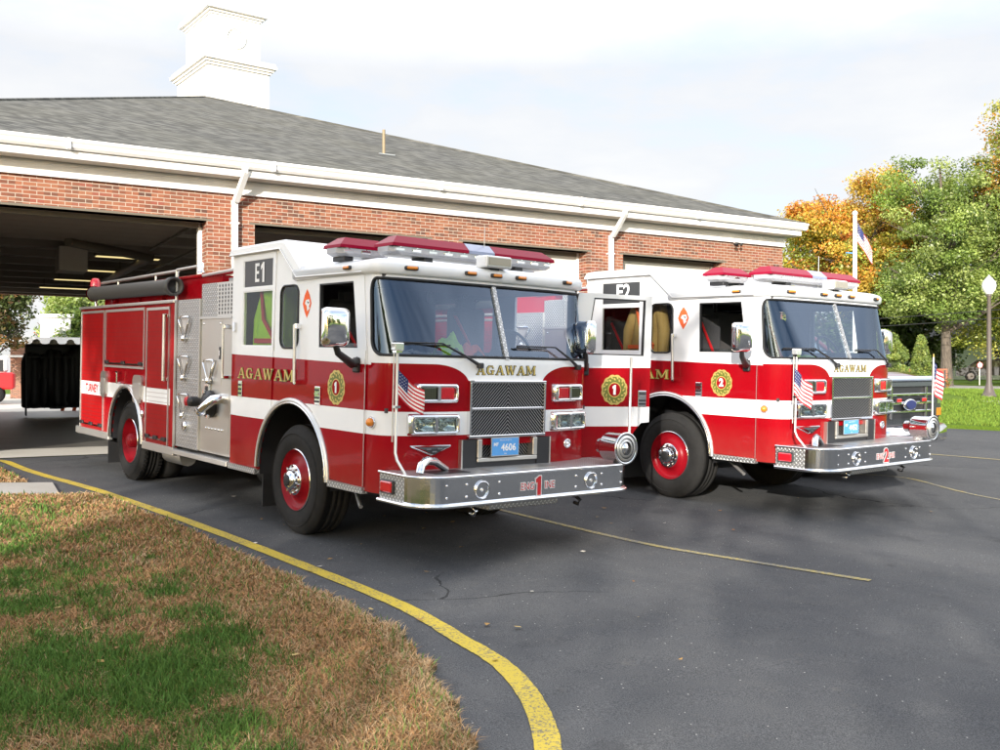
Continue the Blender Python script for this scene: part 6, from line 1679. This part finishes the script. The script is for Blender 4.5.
def coat(e, y, x, mt, label, trim, wide=1.0):
    b = MB(); vs = []; n = 20
    for k, (z, rx, ry) in enumerate(((2.55, .05, .05), (2.50, .14, .12), (2.42, .20, .22), (2.2, .20, .24), (1.95, .21, .26), (1.7, .22, .29), (1.5, .22, .30))):
        for i in range(n):
            a = 2 * math.pi * i / n; f = 1 + .12 * math.sin(5 * a + k); vs.append((x + rx * .7 * f * math.cos(a), y + ry * wide * f * math.sin(a), z))
    b.add(vs, [(k * n + i, k * n + (i + 1) % n, (k + 1) * n + (i + 1) % n, (k + 1) * n + i) for k in range(6) for i in range(n)], mt, True)
    for s in (-1, 1): b.tube([(x, y + s * .18, 2.42), (x + .04, y + s * .30, 2.1), (x + .06, y + s * .30, 1.75)], [.09, .08, .07], mt, 10)
    b.tube([(x + .14, y - .1, 2.45), (x + .17, y + .02, 2.1), (x + .15, y + .22, 1.9)], .022, trim, 6)
    b.box((x + .15, y, 1.88), (.03, .42, .05), trim)
    o = b.build('turnout_coat'); on_engine(e, o); return tag(o, label, 'coat', 'turnout coats hanging in the cabs')
coat(e1, -.84, 1.0, 'lime', 'lime green coat with dark straps behind the E1 rear window', 'redlet', 1.35)
coat(e2, -.62, .93, 'tan', 'tan coat with orange band behind the E2 rear window', 'orange')

# ------------------------------------------------------------------ light, sky, camera
SUN_AZ, SUN_EL = 193.0, 15.0
az, el = R(SUN_AZ), R(SUN_EL)
to_sun = Vector((math.sin(az) * math.cos(el), math.cos(az) * math.cos(el), math.sin(el)))
L = bpy.data.lights.new('sun', 'SUN'); L.energy = 3.7; L.angle = R(.5); L.color = (1.0, .95, .87)
lo = bpy.data.objects.new('sun', L); COL.objects.link(lo); lo.rotation_euler = to_sun.to_track_quat('Z', 'Y').to_euler(); lo.location = (0, -10, 30)
w = bpy.data.worlds.new('World'); scene.world = w; w.use_nodes = True; T = NT(w.node_tree); T.n.clear()
sky = T.new('ShaderNodeTexSky', sky_type='NISHITA'); sky.sun_disc = False; sky.sun_elevation = el; sky.sun_rotation = az; sky.air_density = 1.0; sky.dust_density = 1.5; sky.ozone_density = 1.0
g = T.coord('Generated'); x, y, z = T.sep(g)
zz = T.m('MAXIMUM', T.m('ADD', z, .12), .05)
cv = T.comb(T.m('DIVIDE', x, zz), T.m('DIVIDE', y, zz), 0.0)
n = T.noise(cv, .9, 7, .58)
back = T.step(y, .25, -.35)
cm = T.step(T.m('SUBTRACT', n, T.m('MULTIPLY_ADD', back, .30, -.14)), .30, .62)
n2 = T.noise(cv, 2.0, 6, .6)
cloud = T.mix(n2, (7.0, 7.3, 8.1, 1), (9.8, 9.8, 10.1, 1))
low = T.m('MULTIPLY', T.step(y, .0, .5), T.step(z, .62, .30))
cloud = T.mix(low, cloud, T.mix(T.step(n, .32, .60), (2.68, 2.80, 3.04, 1), (3.3, 3.27, 3.25, 1)))
col = T.mix(T.m('MULTIPLY_ADD', T.m('SUBTRACT', 1.0, back), .35, T.m('MULTIPLY', cm, T.m('MULTIPLY_ADD', back, .15, .60))), sky.outputs[0], cloud)
bg = T.new('ShaderNodeBackground'); T.lk(col, bg.inputs[0]); bg.inputs[1].default_value = .15
o = T.new('ShaderNodeOutputWorld'); T.lk(bg.outputs[0], o.inputs[0])
cam = bpy.data.cameras.new('camera'); co = bpy.data.objects.new('camera', cam); COL.objects.link(co)
co.location = (0, 0, ZC); co.rotation_euler = (R(90), 0, 0)
cam.sensor_width = 36; cam.lens = 36 * 964.42 / 1000; cam.clip_end = 6000; cam.clip_start = .05
scene.camera = co
scene.view_settings.view_transform = 'Standard'; scene.view_settings.look = 'None'; scene.view_settings.gamma = 1; scene.view_settings.exposure = 1.0
scene.cycles.use_denoising = True
scene.cycles.max_bounces = 8; scene.cycles.transparent_max_bounces = 12
